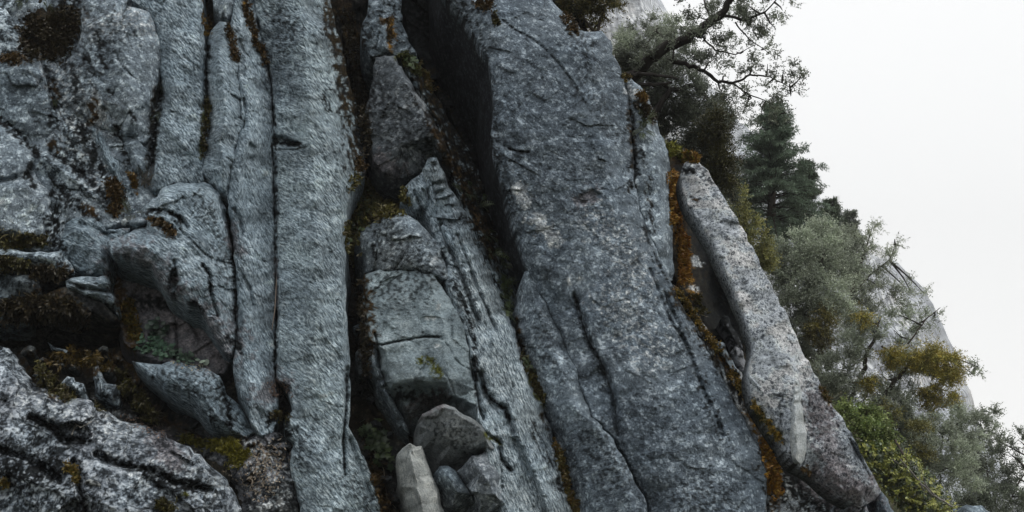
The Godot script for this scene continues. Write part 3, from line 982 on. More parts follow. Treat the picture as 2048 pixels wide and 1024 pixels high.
	rock("rock", "long thin diagonal slab sloping down right above the grey blocks", "patchy",
		[66, 304, 8, 90, 306, 12, 130, 330, 12, 165, 355, 12, 196, 380, 10, 216, 405, 6, 220, 428, 4, 200, 428, 2, 160, 422, 0, 130, 402, 0, 98, 370, 2, 74, 342, 6], [[90, 315, 20, 130, 345, 20, 170, 375, 18, 205, 405, 12]], {"tint": GREY, "tint2": PALE, "lean": 60.0, "flute": 1.5, "grow": 3.0, "roll": 5.0, "rollh": 2.5, "jag": 3.0, "group": g1})
	rock("rock", "low lumpy rock with moss hollows left of the rounded dome", "flute",
		[132, 448, 6, 165, 436, 10, 192, 440, 8, 214, 466, 8, 262, 456, 10, 255, 478, 8, 214, 486, 8, 215, 540, 10, 222, 552, 8, 160, 545, 8, 120, 512, 8, 128, 480, 6], [[150, 460, 20, 180, 470, 22, 205, 500, 24, 200, 530, 20]], {"tint": GREY, "tint2": DEEP, "lean": 60.0, "flute": 2.0, "facet": 4.0, "grow": 3.0, "roll": 5.0, "rollh": 2.5, "jag": 3.0, "group": g1, "grooves": [[5, 8, 160, 448, 185, 455, 215, 470]]})
	rock("stone", "small pale loose stone on the ledge beside the dome", "plain",
		[242, 446, 24, 243, 440, 26, 250, 437, 26, 257, 443, 25, 252, 450, 24, 245, 452, 22], [[249, 443, 31]], {"tint": PALE, "tint2": Color(0.86, 0.86, 0.84), "roll": 5.0, "rollh": 3.0, "skirt": 0.06, "jag": 0.5, "e": 3.0, "lump": 0.6, "rough": 0.4, "category": "stone"})
	rock("rock", "smooth weathered column with a slanting ridge, left of the long moss crack", "flute",
		[262, -70, 10, 262, 0, 14, 300, 26, 14, 319, 66, 12, 322, 140, 10, 327, 162, 8, 330, 186, 6, 322, 235, 10, 311, 300, 10, 310, 342, 8, 304, 380, 6, 330, 376, 14, 360, 364, 16, 406, 374, 14, 405, 340, 14, 407, 310, 14, 414, 290, 12, 411, 200, 12, 409, 130, 12, 407, 60, 12, 402, 0, 12, 400, -70, 12],
		[[330, -40, 20, 345, 80, 22, 345, 180, 20, 340, 240, 18], [326, 248, 18, 350, 275, 25, 380, 300, 25, 404, 322, 16], [322, 256, 13, 350, 286, 18, 378, 312, 19], [395, 0, 20, 402, 150, 19, 404, 280, 20]],
		{"calm": 0.9, "tint": GREY, "tint2": PALE, "grow": 3.0, "roll": 5.0, "rollh": 2.5, "lean": 38.0, "flute": 1.5, "stretch": 6.0})
	rock("rock", "small block wedged on top of the pointed ridge", "lichen",
		[424, -70, 10, 468, -70, 14, 470, 8, 16, 457, 42, 14, 441, 39, 12, 426, 16, 10], [[447, 0, 26, 448, 25, 24]], {"tint": GREY, "tint2": PALE, "group": "short blocks in the gaps between columns"})
	rock("rock", "narrow pointed ridge of fluted granite right of the long moss crack", "flute",
		[438, 44, 18, 456, 48, 24, 466, 90, 24, 476, 132, 24, 479, 200, 24, 484, 250, 24, 471, 294, 26, 463, 330, 28, 456, 396, 26, 441, 378, 22, 420, 364, 16, 405, 340, 10, 410, 305, 8, 417, 280, 8, 418, 240, 6, 416, 200, 6, 413, 160, 6, 415, 100, 6, 425, 60, 10],
		[[445, 50, 28, 437, 130, 40, 446, 170, 42, 450, 250, 42, 440, 280, 42, 448, 320, 42, 446, 375, 32], [425, 285, 22, 440, 284, 34]],
		{"calm": 0.9, "tint": GREY, "tint2": PALE, "grow": 3.0, "roll": 5.0, "rollh": 2.5, "lean": 55.0, "flute": 1.8, "stretch": 5.0, "smooth": 1})
	rock("rock", "streaked flat-faced column immediately left of the tallest pillar", "flute",
		[468, -70, 22, 471, 0, 24, 461, 50, 26, 475, 120, 26, 483, 200, 26, 486, 256, 26, 476, 290, 28, 466, 335, 30, 458, 392, 28, 464, 440, 26, 471, 520, 24, 477, 600, 22, 476, 690, 20, 470, 740, 18, 484, 796, 20, 502, 840, 22, 520, 868, 18, 548, 866, 10, 553, 810, 6, 549, 760, 2, 550, 700, 0, 551, 600, 0, 549, 500, 0, 546, 400, 2, 543, 300, 4, 545, 240, 4, 541, 172, 4, 531, 121, 4, 516, 60, 6, 503, 0, 8, 498, -70, 8],
		[[482, 40, 28, 495, 140, 28, 500, 240, 26], [496, 282, 36, 480, 340, 36, 474, 400, 33, 484, 500, 30, 488, 600, 27, 490, 720, 26, 505, 800, 28], [500, 290, 27, 486, 345, 28, 482, 400, 27], [530, 300, 9, 534, 450, 6, 536, 650, 6]],
		{"calm": 0.9, "smooth": 1, "tint": GREY, "tint2": PALE, "grow": 3.0, "roll": 5.0, "rollh": 2.5, "lean": 32.0, "flute": 1.8, "stretch": 6.0, "grooves": [[3, 8, 486, 256, 492, 230, 488, 200], [4, 8, 470, 420, 480, 440, 485, 470], [3, 6, 480, 540, 500, 580, 505, 610]]})
	rock("pillar", "tallest fluted granite pillar running the full height of the picture", "flute",
		[500, -80, 2, 508, 0, 4, 521, 60, 6, 534, 120, 6, 545, 172, 6, 549, 240, 6, 543, 276, 8, 547, 300, 6, 550, 400, 6, 552, 500, 6, 554, 600, 6, 553, 700, 8, 552, 756, 10, 566, 770, 16, 585, 800, 22, 588, 820, 28, 565, 845, 30, 572, 868, 26, 590, 884, 24, 578, 920, 18, 600, 1000, 18, 612, 1110, 18, 780, 1110, 4, 760, 1024, 8, 746, 960, 12, 726, 910, 14, 706, 872, 16, 697, 850, 18, 699, 800, 20, 698, 700, 20, 692, 640, 20, 691, 560, 20, 689, 480, 20, 691, 420, 20, 701, 382, 16, 716, 346, 10, 730, 344, -4, 722, 262, -6, 706, 192, -4, 690, 124, -2, 672, 60, 0, 660, 0, 2, 655, -80, 2],
		[[592, -60, 40, 604, 40, 42, 612, 120, 44, 616, 200, 45, 618, 270, 46, 628, 310, 44, 630, 400, 45, 632, 500, 45, 634, 580, 45, 632, 660, 42, 622, 740, 38, 606, 800, 34, 600, 850, 32, 630, 950, 30, 645, 1080, 30], [548, 180, 12, 556, 240, 14, 556, 420, 14, 558, 600, 14, 560, 720, 16], [690, 180, 8, 700, 260, 8, 706, 330, 12], [645, 60, 32, 668, 200, 30, 682, 320, 28, 682, 450, 30, 682, 600, 30, 688, 760, 26, 690, 860, 24]],
		{"grow": 1.0, "calm": 0.9, "cracks": 0, "tint": Color(0.52, 0.585, 0.63), "tint2": Color(0.61, 0.68, 0.71), "lean": 42.0, "flute": 1.3, "stretch": 5.0, "lump": 4.0, "roll": 4.0, "rollh": 2.0, "smooth": 1, "dents": [[564, 283, 26, 12, 10, 13], [588, 288, 14, 7, 14, 6], [562, 780, 24, 14, 30, 12]], "grooves": [[2.5, 12, 695, 736, 693, 800, 686, 880, 690, 950], [4, 8, 700, 880, 715, 920, 745, 1000], [3, 5, 555, 300, 590, 300, 610, 295]], "category": "pillar"})
	rock("rock", "rounded dome of rock bulging out over the dark herb alcove", "flute",
		[214, 486, 34, 224, 480, 30, 262, 464, 26, 292, 452, 22, 286, 436, 14, 281, 420, 10, 298, 404, 14, 325, 379, 16, 355, 363, 16, 395, 361, 14, 420, 368, 16, 440, 388, 18, 451, 415, 20, 456, 450, 20, 464, 500, 18, 471, 560, 16, 475, 620, 14, 473, 690, 14, 463, 712, 10, 450, 706, 16, 430, 672, 26, 410, 636, 34, 395, 606, 40, 345, 590, 44, 322, 566, 46, 305, 529, 46, 260, 516, 42, 226, 512, 40],
		[[330, 395, 44, 370, 380, 48, 405, 385, 46, 430, 420, 40, 445, 480, 34], [290, 430, 34, 340, 450, 52, 390, 470, 54, 410, 530, 52, 430, 600, 44, 450, 670, 30], [240, 492, 48, 300, 495, 58, 340, 530, 60, 370, 575, 58], [310, 470, 46, 360, 500, 60]],
		{"calm": 0.9, "tint": GREY, "tint2": PALE, "lean": 48.0, "flute": 1.5, "stretch": 6.0, "lump": 3.0, "skirt": 1.3, "roll": 6.0, "rollh": 4.0, "facet": 2.5, "grooves": [[3, 9, 285, 422, 330, 420, 365, 440, 375, 455], [3, 9, 348, 522, 356, 560, 346, 590], [2.5, 8, 405, 528, 420, 552, 421, 585, 436, 635], [4, 8, 440, 395, 452, 440]], "dents": [[328, 452, 26, 11, 35, 14], [345, 560, 8, 26, 10, 14]]})
	rock("rock", "small flat stone lying under the lip of the dome", "lichen",
		[259, 442, 24, 275, 436, 28, 292, 440, 28, 294, 449, 26, 275, 452, 24, 258, 450, 22], [[278, 443, 34]], {"tint": GREY, "tint2": PALE, "roll": 8.0, "rollh": 5.0, "skirt": 0.15})
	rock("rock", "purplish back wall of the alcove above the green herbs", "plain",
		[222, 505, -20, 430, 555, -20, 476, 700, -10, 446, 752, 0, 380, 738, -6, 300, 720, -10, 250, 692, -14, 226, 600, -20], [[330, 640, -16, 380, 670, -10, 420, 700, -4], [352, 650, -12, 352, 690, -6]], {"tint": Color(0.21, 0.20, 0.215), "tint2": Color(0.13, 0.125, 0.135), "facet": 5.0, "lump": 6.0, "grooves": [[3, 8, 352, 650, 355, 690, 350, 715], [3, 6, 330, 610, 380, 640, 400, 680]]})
	rock("rock", "mossy lip of the upper ledge on the left edge", "patchy",
		[-70, 494, 22, 0, 499, 26, 60, 503, 28, 118, 504, 26, 142, 524, 20, 150, 548, 14, 120, 556, 12, 60, 546, 14, 0, 542, 14, -70, 542, 14], [[0, 510, 36, 60, 512, 36, 110, 514, 34]], {"tint": GREY, "tint2": PALE, "lean": 80.0, "flute": 2.0, "group": "layered ledges on the left edge", "skirt": 0.5})
	rock("rock", "white-patched bulge below the mossy lip on the left edge", "patchy",
		[-70, 546, 8, 36, 546, 14, 66, 548, 18, 82, 566, 16, 81, 594, 10, 60, 604, 6, 56, 640, 0, 0, 640, -4, -70, 640, -4], [[40, 562, 26, 68, 572, 24, 60, 590, 16]], {"tint": DEEP, "tint2": DARK, "group": "layered ledges on the left edge", "skirt": 0.5})
	rock("rock", "thin stacked ledge stones above the dark mossy overhang", "flute",
		[128, 560, 12, 160, 553, 18, 200, 554, 20, 216, 550, 20, 224, 568, 16, 218, 580, 14, 238, 602, 10, 236, 632, 4, 226, 616, 8, 200, 600, 14, 168, 588, 14, 136, 578, 12], [[150, 565, 28, 190, 566, 30, 214, 565, 26], [180, 584, 26, 215, 594, 22, 230, 606, 16]], {"tint": GREY, "tint2": PALE, "lean": 78.0, "flute": 2.0, "grooves": [[3, 12, 160, 575, 190, 580, 220, 584], [2.5, 8, 140, 566, 170, 576]], "group": "layered ledges on the left edge", "skirt": 0.5})
	rock("rock", "dark moss-hung overhang low on the left edge", "patchy",
		[-70, 596, 6, 56, 596, 10, 82, 590, 12, 128, 572, 12, 170, 590, 14, 205, 606, 14, 238, 640, 8, 238, 690, -50, 200, 704, -66, 130, 700, -76, 90, 704, -76, 50, 704, -76, -70, 700, -76], [[0, 618, 12, 60, 622, 18, 130, 612, 20, 190, 625, 20, 218, 645, 12], [0, 650, -30, 80, 650, -34, 150, 650, -30, 215, 665, -24]], {"tint": DARK, "tint2": MOSSY, "lump": 6.0, "rough": 3.0, "group": "layered ledges on the left edge"})
	var g2 := "small pale stones in the mossy gully"
	rock("stone", "pale loaf-shaped stone resting in the moss at lower left", "flute",
		[64, 752, 22, 72, 744, 26, 86, 741, 28, 97, 750, 26, 100, 762, 22, 88, 764, 20, 74, 758, 20], [[82, 750, 36]], {"tint": PALE, "lean": 70.0, "roll": 8.0, "rollh": 6.0, "skirt": 0.15, "group": g2, "category": "stone", "jag": 1.0})
	rock("stone", "flat pale stone shelf below the dark overhang", "patchy",
		[94, 682, -4, 112, 692, 2, 142, 704, 4, 146, 712, 2, 120, 706, -4, 104, 700, -8], [[112, 696, 8, 134, 706, 8]], {"tint": GREY, "group": g2, "category": "stone", "roll": 6.0, "rollh": 5.0, "skirt": 0.2})
	rock("stone", "broken white stone in the middle of the mossy gully", "patchy",
		[122, 768, 12, 134, 752, 16, 146, 756, 18, 150, 764, 18, 166, 768, 18, 174, 784, 14, 178, 802, 8, 160, 796, 10, 136, 784, 10], [[142, 768, 26, 160, 782, 24]], {"tint": PALE, "group": g2, "category": "stone", "facet": 4.0, "skirt": 0.3})
	rock("stone", "upright lumpy stone at the right of the mossy gully", "patchy",
		[184, 732, 8, 196, 728, 10, 202, 748, 12, 212, 766, 12, 232, 770, 8, 244, 790, 4, 238, 812, 0, 214, 802, 4, 190, 790, 8, 188, 760, 8], [[194, 745, 18, 205, 780, 20, 225, 795, 12]], {"tint": GREY, "tint2": PALE, "group": g2, "category": "stone", "facet": 4.0, "skirt": 0.3})
	rock("rock", "long dark-bellied boulder sloping under the herb alcove", "flute",
		[262, 722, 16, 286, 728, 22, 320, 730, 20, 345, 722, 18, 400, 735, 18, 438, 748, 16, 456, 790, 12, 478, 812, 8, 512, 866, 2, 492, 874, 10, 462, 866, 22, 444, 863, 30, 420, 841, 38, 395, 806, 42, 380, 787, 44, 336, 766, 42, 296, 748, 34], [[330, 745, 48, 380, 760, 52, 420, 800, 48, 452, 845, 36], [410, 755, 40, 440, 800, 32, 480, 850, 16]],
		{"tint": GREY, "tint2": DEEP, "lean": 55.0, "flute": 2.0, "lump": 6.0, "rough": 2.4, "skirt": 1.2, "roll": 5.0, "rollh": 3.0, "smooth": 1, "facet": 4.0, "grooves": [[4, 9, 440, 765, 455, 810, 458, 850]]})
	rock("rock", "huge lichen-blotched slab sloping across the bottom left corner", "patchy",
		[-70, 690, 4, 0, 690, 8, 20, 700, 12, 38, 722, 14, 66, 762, 16, 118, 792, 20, 178, 802, 22, 216, 824, 24, 246, 842, 26, 300, 856, 26, 340, 874, 28, 382, 894, 30, 402, 912, 30, 432, 940, 28, 462, 974, 24, 480, 1010, 22, 488, 1110, 30, -70, 1110, 90],
		[[0, 730, 36, 60, 790, 44, 160, 830, 50, 260, 880, 54, 360, 920, 54, 430, 970, 46, 450, 1040, 46], [0, 820, 62, 100, 870, 66, 200, 920, 74, 330, 970, 72, 400, 1040, 64], [0, 940, 80, 100, 980, 84, 250, 1020, 84]],
		{"tint": Color(0.55, 0.595, 0.645), "tint2": Color(0.44, 0.455, 0.495), "jag": 5.0, "lean": 62.0, "cracks": 12, "lump": 7.0, "rough": 3.4, "facet": 11.0, "flute": 1.5, "roll": 8.0, "rollh": 6.0, "smooth": 1,
		"grooves": [[7, 20, 60, 835, 100, 850, 130, 880, 170, 885], [6, 16, 190, 910, 230, 930, 300, 940, 350, 965, 420, 980], [7, 18, 150, 925, 160, 980, 175, 1024], [3, 6, 140, 860, 180, 840, 200, 825], [7, 20, 0, 900, 60, 920, 120, 960], [2, 6, 310, 890, 325, 905]]})
	rock("stone", "wedge of stone with a pale flat top set into the bottom left slab", "plain",
		[154, 958, 76, 180, 957, 80, 200, 962, 80, 216, 980, 78, 236, 994, 74, 230, 1000, 70, 196, 992, 72, 166, 984, 72, 158, 972, 74], [[175, 961, 96, 200, 970, 94, 216, 986, 88]], {"tint": Color(0.46, 0.45, 0.43), "tint2": GREY, "roll": 6.0, "rollh": 5.0, "category": "stone", "skirt": 0.4})
	rock("rock", "littered dark slope at the foot of the tallest pillar", "patchy",
		[398, 896, 6, 440, 884, 10, 500, 874, 10, 545, 862, 10, 570, 872, 12, 588, 890, 10, 580, 922, 8, 600, 1000, 10, 614, 1110, 14, 480, 1110, 10, 474, 1000, 6, 460, 970, 4, 430, 936, 4], [[450, 905, 22, 520, 900, 26, 560, 940, 26, 580, 1040, 26], [490, 970, 22, 540, 1050, 24]], {"tint": DARK, "tint2": Color(0.30, 0.29, 0.31), "lump": 6.0, "rough": 3.0, "facet": 5.0})

	for s in [[60, 700, 15, "big dark stone under the left end of the overhang"], [88, 722, 12, "dark stone just above the loaf-shaped stone"], [120, 728, 10, "small dark stone above the broken white stone"], [152, 736, 14, "dark stone right of and above the broken white stone"], [186, 716, 12, "dark stone above the upright lumpy stone"], [216, 742, 13, "dark stone touching the upright lumpy stone's right shoulder"], [236, 718, 10, "small dark stone left of the dark-bellied boulder's tip"], [262, 768, 13, "dark stone under the tip of the dark-bellied boulder"], [284, 806, 12, "dark stone half way down the gully's right side"], [308, 832, 10, "lowest small dark stone on the gully's right side"], [112, 760, 9, "tiny dark stone between the loaf-shaped and the broken white stone"], [206, 700, 9, "tiny dark stone tucked under the right end of the overhang"]]:
		rubble(s[3], "mossy stones in the lower left gully", s[0], s[1], s[2], Color(0.22, 0.23, 0.225), 0.0)
	for s in [[452, 900, 10, "small grey stone sunk in the bright green moss cushion"], [505, 888, 12, "grey stone at the top of the litter slope"], [530, 935, 14, "larger grey stone in the middle of the litter slope"], [556, 905, 11, "grey stone on the right of the litter slope, near the pillar"], [575, 960, 13, "grey stone against the foot of the pillar, low on the litter slope"], [500, 960, 12, "grey stone left of the middle of the litter slope"], [545, 1000, 15, "biggest grey stone at the bottom edge of the litter slope"], [470, 935, 9, "tiny grey stone below the bright green moss cushion"]]:
		rubble(s[3], "stones in the litter slope at the pillar's foot", s[0], s[1], s[2], Color(0.34, 0.35, 0.36), 14.0)
	for s in [[742, 800, 12, "dark stone in the deep crack above the ivy leaves"], [752, 850, 10, "small dark stone behind the ivy leaves"], [776, 868, 12, "dark stone in the crack right of the ivy leaves"], [770, 960, 13, "dark stone in the crack left of the pale pillar stone"], [790, 1000, 12, "dark stone at the bottom edge beside the pale pillar stone"], [716, 590, 8, "small dark stone high in the crack beside the square-cut block"], [720, 780, 9, "small dark stone low in the crack under the jammed rough stone"]]:
		rubble(s[3], "stones in the crack right of the tallest pillar", s[0], s[1], s[2], Color(0.15, 0.155, 0.155), -42.0)

func rubble(label: String, group: String, x: float, y: float, r: float, tint: Color, h: float) -> void:
	var line := []
	var many := rng.randi_range(5, 7)
	for k in many:
		var a := TAU * (k + rng.randf() * 0.5) / many
		var rr := r * rng.randf_range(0.7, 1.25)
		line.append_array([x + cos(a) * rr * 1.15, y + sin(a) * rr * 0.8, h - r * 0.15])
	rock("stone", label, "lichen", line, [[x - r * 0.4, y - r * 0.2, h + r * 0.75, x + r * 0.35, y + r * 0.15, h + r * 0.6]], {"tint": tint, "roll": 3.0, "rollh": 2.0, "skirt": 0.3, "smooth": 1, "facet": 3.0, "lump": 1.5, "cracks": 1, "category": "stone", "group": group})

func make_middle_rocks() -> void:
	rock("rock", "small pale upright stone in the dark gap at the top of the picture", "plain",
		[684, 62, -34, 692, 52, -30, 701, 60, -30, 702, 95, -30, 706, 122, -32, 700, 130, -34, 690, 112, -36, 683, 85, -36], [[693, 75, -22, 697, 110, -24]], {"tint": Color(0.42, 0.39, 0.38), "roll": 8.0, "rollh": 6.0, "skirt": 0.3})
	rock("rock", "short grey block at the top with rust moss, above the dark triangular block", "lichen",
		[722, 60, 0, 736, 20, 4, 750, -70, 0, 800, -70, 0, 803, 30, 0, 816, 80, 0, 832, 106, -4, 815, 113, 0, 800, 110, 4, 782, 108, 6, 760, 113, 6, 744, 112, 4, 728, 95, 0], [[765, 0, 16, 765, 60, 18, 770, 95, 18]], {"tint": DEEP, "tint2": GREY, "lean": 12.0, "group": "short blocks in the gaps between columns"})
	rock("rock", "dark triangular block with a bright right edge and a grass tuft at its top", "lichen",
		[750, 116, 4, 766, 110, 10, 791, 112, 14, 802, 130, 16, 822, 166, 16, 850, 212, 16, 872, 247, 16, 897, 300, 14, 908, 334, 10, 884, 322, 2, 862, 312, 0, 850, 332, -6, 836, 350, -10, 800, 357, -12, 768, 347, -8, 745, 320, -6, 733, 270, -4, 730, 230, -2, 738, 190, 0, 746, 150, 2],
		[[785, 118, 32, 805, 150, 36, 830, 195, 38, 855, 240, 38, 885, 300, 32], [770, 150, 24, 780, 220, 22, 800, 290, 18]], {"tint": Color(0.27, 0.29, 0.31), "tint2": Color(0.36, 0.38, 0.40), "roll": 4.0, "rollh": 2.0, "facet": 2.0, "smooth": 1})
	rock("rock", "streaked mossy flank sloping down beside the black cleft", "streak",
		[803, 116, -6, 818, 102, -6, 832, 106, -10, 850, 150, -18, 872, 192, -24, 903, 245, -30, 934, 296, -34, 962, 352, -40, 978, 402, -46, 994, 452, -50, 1012, 520, -54, 1030, 562, -50, 1038, 640, -26, 1030, 664, -20, 1004, 606, -14, 977, 545, -14, 952, 490, -12, 930, 434, -10, 908, 360, -8, 896, 304, -2, 872, 250, 2, 846, 206, 2, 822, 162, 0],
		[[830, 150, 4, 870, 220, 2, 910, 310, -6, 950, 410, -16, 990, 520, -24, 1020, 610, -22]], {"tint": GREY, "tint2": DEEP, "lean": 24.0, "flute": 2.5, "stretch": 8.0, "smooth": 1})
	rock("rock", "long pale split slab slanting down the middle to the bottom edge", "flute",
		[858, 316, 16, 871, 313, 20, 886, 345, 20, 906, 385, 18, 931, 430, 16, 956, 490, 14, 977, 540, 12, 1003, 600, 12, 1030, 665, 12, 1049, 725, 12, 1074, 790, 12, 1099, 850, 12, 1124, 920, 12, 1144, 990, 12, 1165, 1110, 12, 1010, 1110, 50, 1006, 1020, 50, 986, 960, 50, 975, 905, 50, 976, 870, 50, 958, 840, 52, 953, 800, 52, 945, 740, 52, 938, 690, 48, 925, 640, 42, 905, 600, 36, 893, 560, 30, 896, 530, 24, 880, 500, 16, 868, 468, 10, 862, 430, 8, 850, 385, 8, 846, 342, 10],
		[[868, 322, 32, 882, 360, 36, 907, 425, 38, 937, 510, 38, 966, 600, 38, 990, 680, 40], [872, 328, 22, 888, 380, 24, 912, 440, 26], [900, 560, 34, 926, 610, 42, 942, 680, 50, 950, 740, 53], [952, 742, 44, 958, 790, 44, 964, 832, 46], [965, 742, 52, 974, 786, 52, 991, 813, 52, 1012, 817, 52, 1021, 846, 50, 1032, 880, 48], [962, 750, 42, 971, 790, 42, 989, 818, 44, 1008, 823, 44, 1016, 850, 42, 1026, 884, 40], [1034, 882, 48, 1054, 920, 46, 1074, 970, 44, 1096, 1034, 42], [1024, 890, 36, 1043, 925, 34, 1062, 975, 32, 1082, 1034, 32], [1010, 640, 30, 1050, 760, 30, 1090, 880, 28, 1120, 1000, 26]],
		{"grow": 1.0, "tint": Color(0.58, 0.62, 0.64), "tint2": PALE, "lean": 22.0, "flute": 2.6, "stretch": 7.0, "roll": 4.0, "rollh": 2.0, "smooth": 1, "facet": 1.5,
		"grooves": [[3.5, 14, 880, 440, 898, 490, 920, 545, 940, 600, 955, 640], [2.5, 9, 915, 470, 935, 520, 950, 560, 962, 590], [2.5, 9, 940, 545, 955, 580, 975, 622, 990, 660], [3, 12, 945, 720, 951, 770, 958, 815, 966, 838], [5, 14, 962, 745, 972, 785, 990, 812, 1012, 816, 1020, 845, 1028, 865], [6, 12, 1030, 880, 1050, 920, 1070, 970, 1092, 1030], [3, 9, 998, 895, 1004, 920, 1022, 942], [3, 7, 975, 868, 1000, 888]]})
	rock("rock", "ridged slab pieces beside the moss ledge, under the dark triangular block", "flute",
		[806, 377, 2, 822, 362, 6, 846, 342, 10, 860, 318, 12, 868, 345, 10, 880, 395, 10, 892, 440, 8, 884, 470, 4, 872, 468, 2, 862, 446, 4, 846, 424, 6, 832, 422, 6, 818, 408, 4, 808, 396, 2],
		[[820, 385, 16, 845, 378, 22, 862, 400, 20, 876, 445, 14], [856, 335, 22, 862, 360, 20, 874, 420, 18]], {"tint": GREY, "tint2": PALE, "lean": 20.0, "flute": 0.8, "stretch": 6.0, "smooth": 1, "roll": 4.0, "rollh": 2.0, "facet": 0.4, "grooves": [[2.5, 9, 848, 345, 858, 395, 872, 440], [2.5, 8, 828, 382, 838, 405, 846, 425], [2, 6, 845, 378, 870, 425]]})
	rock("rock", "short rounded finger of rock beside the split slab", "flute",
		[879, 458, 18, 887, 450, 24, 897, 453, 24, 912, 478, 20, 932, 522, 14, 946, 556, 8, 930, 548, 10, 908, 520, 14, 890, 492, 16], [[890, 462, 34, 910, 500, 34, 930, 538, 22]], {"tint": GREY, "tint2": PALE, "lean": 25.0, "flute": 1.8, "roll": 10.0, "rollh": 8.0, "skirt": 0.5})
	rock("rock", "humped lichen-dark boulder just under the moss ledge", "lichen",
		[718, 470, 8, 735, 454, 16, 760, 431, 22, 776, 420, 24, 792, 421, 26, 812, 430, 28, 832, 441, 28, 852, 461, 28, 872, 484, 28, 892, 524, 28, 897, 562, 32, 880, 556, 36, 866, 549, 36, 830, 541, 34, 780, 541, 30, 745, 543, 22, 728, 548, 12, 727, 510, 8, 719, 492, 6],
		[[736, 475, 24, 780, 440, 34, 815, 455, 40, 845, 490, 42, 872, 530, 42], [745, 525, 26, 800, 525, 38, 850, 530, 42], [738, 490, 26, 760, 500, 32]], {"tint": Color(0.44, 0.475, 0.49), "tint2": GREY, "lump": 4.0, "roll": 6.0, "rollh": 4.0, "facet": 3.0, "grow": 1.0})
	rock("rock", "big square-cut block with a level crack and a dark underside", "plain",
		[729, 547, 8, 745, 543, 18, 780, 541, 26, 830, 541, 32, 866, 549, 34, 886, 576, 34, 906, 612, 38, 926, 652, 44, 938, 702, 48, 946, 762, 50, 956, 812, 48, 957, 838, 40, 926, 824, 10, 901, 812, -8, 870, 814, -18, 848, 824, -24, 838, 852, -28, 820, 830, -14, 794, 790, 0, 774, 765, 10, 762, 738, 14, 759, 700, 14, 732, 687, 6, 726, 640, 6, 726, 590, 8],
		[[736, 560, 22, 736, 620, 24, 740, 680, 26], [770, 700, 36, 782, 760, 34], [850, 552, 40, 876, 600, 50, 888, 660, 56, 893, 720, 60, 897, 757, 60], [782, 763, 36, 810, 757, 46, 850, 754, 54, 897, 757, 60], [786, 769, 34, 812, 764, 43, 850, 762, 50, 894, 765, 56], [840, 800, 0, 880, 795, 6, 920, 806, 14], [905, 790, 50, 930, 800, 50]],
		{"corner": 0.03, "grow": 1.0, "tint": Color(0.37, 0.43, 0.46), "tint2": Color(0.46, 0.52, 0.545), "roll": 4.0, "rollh": 2.5, "facet": 2.0, "smooth": 0, "lump": 3.0, "flute": 1.2, "lean": 30.0, "grooves": [[1.7, 9, 735, 688, 762, 690, 800, 682, 830, 677, 850, 674, 880, 674], [1.8, 8, 750, 668, 756, 690, 760, 735]]})
	rock("rock", "narrow upright stone at the left side of the square-cut block", "lichen",
		[732, 691, 0, 745, 688, 8, 756, 692, 10, 759, 722, 10, 768, 762, 8, 786, 800, 0, 808, 840, -12, 818, 868, -20, 800, 858, -24, 780, 822, -18, 758, 780, -10, 740, 745, -6, 730, 718, -4], [[744, 700, 20, 750, 735, 20, 772, 785, 10, 795, 830, -4]], {"tint": Color(0.42, 0.46, 0.47), "tint2": GREY, "roll": 8.0, "rollh": 6.0})
	rock("stone", "rough dark stone jammed in the moss crack beside the square-cut block", "lichen",
		[710, 706, -10, 722, 698, -6, 731, 696, -4, 732, 740, -6, 722, 749, -12, 712, 735, -14], [[722, 715, 4]], {"tint": Color(0.34, 0.36, 0.37), "skirt": 0.3, "category": "stone", "facet": 4.0, "roll": 6.0})
	for s in [[718, 618, 10, "upper of two dark stones stuck in the moss crack"], [717, 660, 10, "lower of two dark stones stuck in the moss crack"]]:
		var x: float = s[0]
		var y: float = s[1]
		rock("stone", s[3], "lichen", [x - 9, y - 4, -28, x, y - 12, -24, x + 9, y - 8, -24, x + 10, y + 8, -28, x, y + 13, -30, x - 9, y + 8, -30], [[x, y - 2, -15]], {"tint": DARK, "tint2": DEEP, "skirt": 0.2, "category": "stone", "roll": 6.0})
	rock("boulder", "dark angular boulder tucked under the square-cut block", "plain",
		[838, 870, 14, 836, 850, 26, 846, 828, 42, 888, 808, 54, 906, 814, 56, 963, 850, 58, 986, 898, 48, 966, 908, 22, 912, 944, -4, 880, 928, 2, 850, 896, 8],
		[[848, 834, 46, 888, 814, 62, 905, 822, 66, 960, 856, 64, 978, 894, 56], [840, 852, 34, 892, 872, 52, 940, 900, 44], [892, 872, 52, 905, 824, 66]],
		{"corner": 0.03, "smooth": 0, "tint": Color(0.27, 0.28, 0.285), "tint2": Color(0.34, 0.345, 0.345), "roll": 2.5, "rollh": 1.5, "lump": 1.2, "facet": 2.5, "category": "boulder"})
	rock("boulder", "square dark-sided boulder on the bottom edge, right of two others", "lichen",
		[914, 944, 30, 930, 930, 38, 946, 915, 44, 968, 906, 48, 984, 900, 48, 990, 930, 50, 1002, 968, 48, 1014, 1004, 44, 1030, 1110, 40, 930, 1110, 0, 934, 1010, 2, 944, 990, 18, 932, 972, 24], [[950, 930, 62, 975, 960, 68, 990, 990, 66], [946, 985, 52, 975, 990, 60, 1000, 1000, 56], [960, 1030, 20, 990, 1060, 24]],
		{"corner": 0.03, "tint": Color(0.40, 0.44, 0.47), "tint2": Color(0.46, 0.49, 0.52), "roll": 4.0, "rollh": 3.0, "smooth": 0, "facet": 2.5, "grow": 1.5, "category": "boulder"})
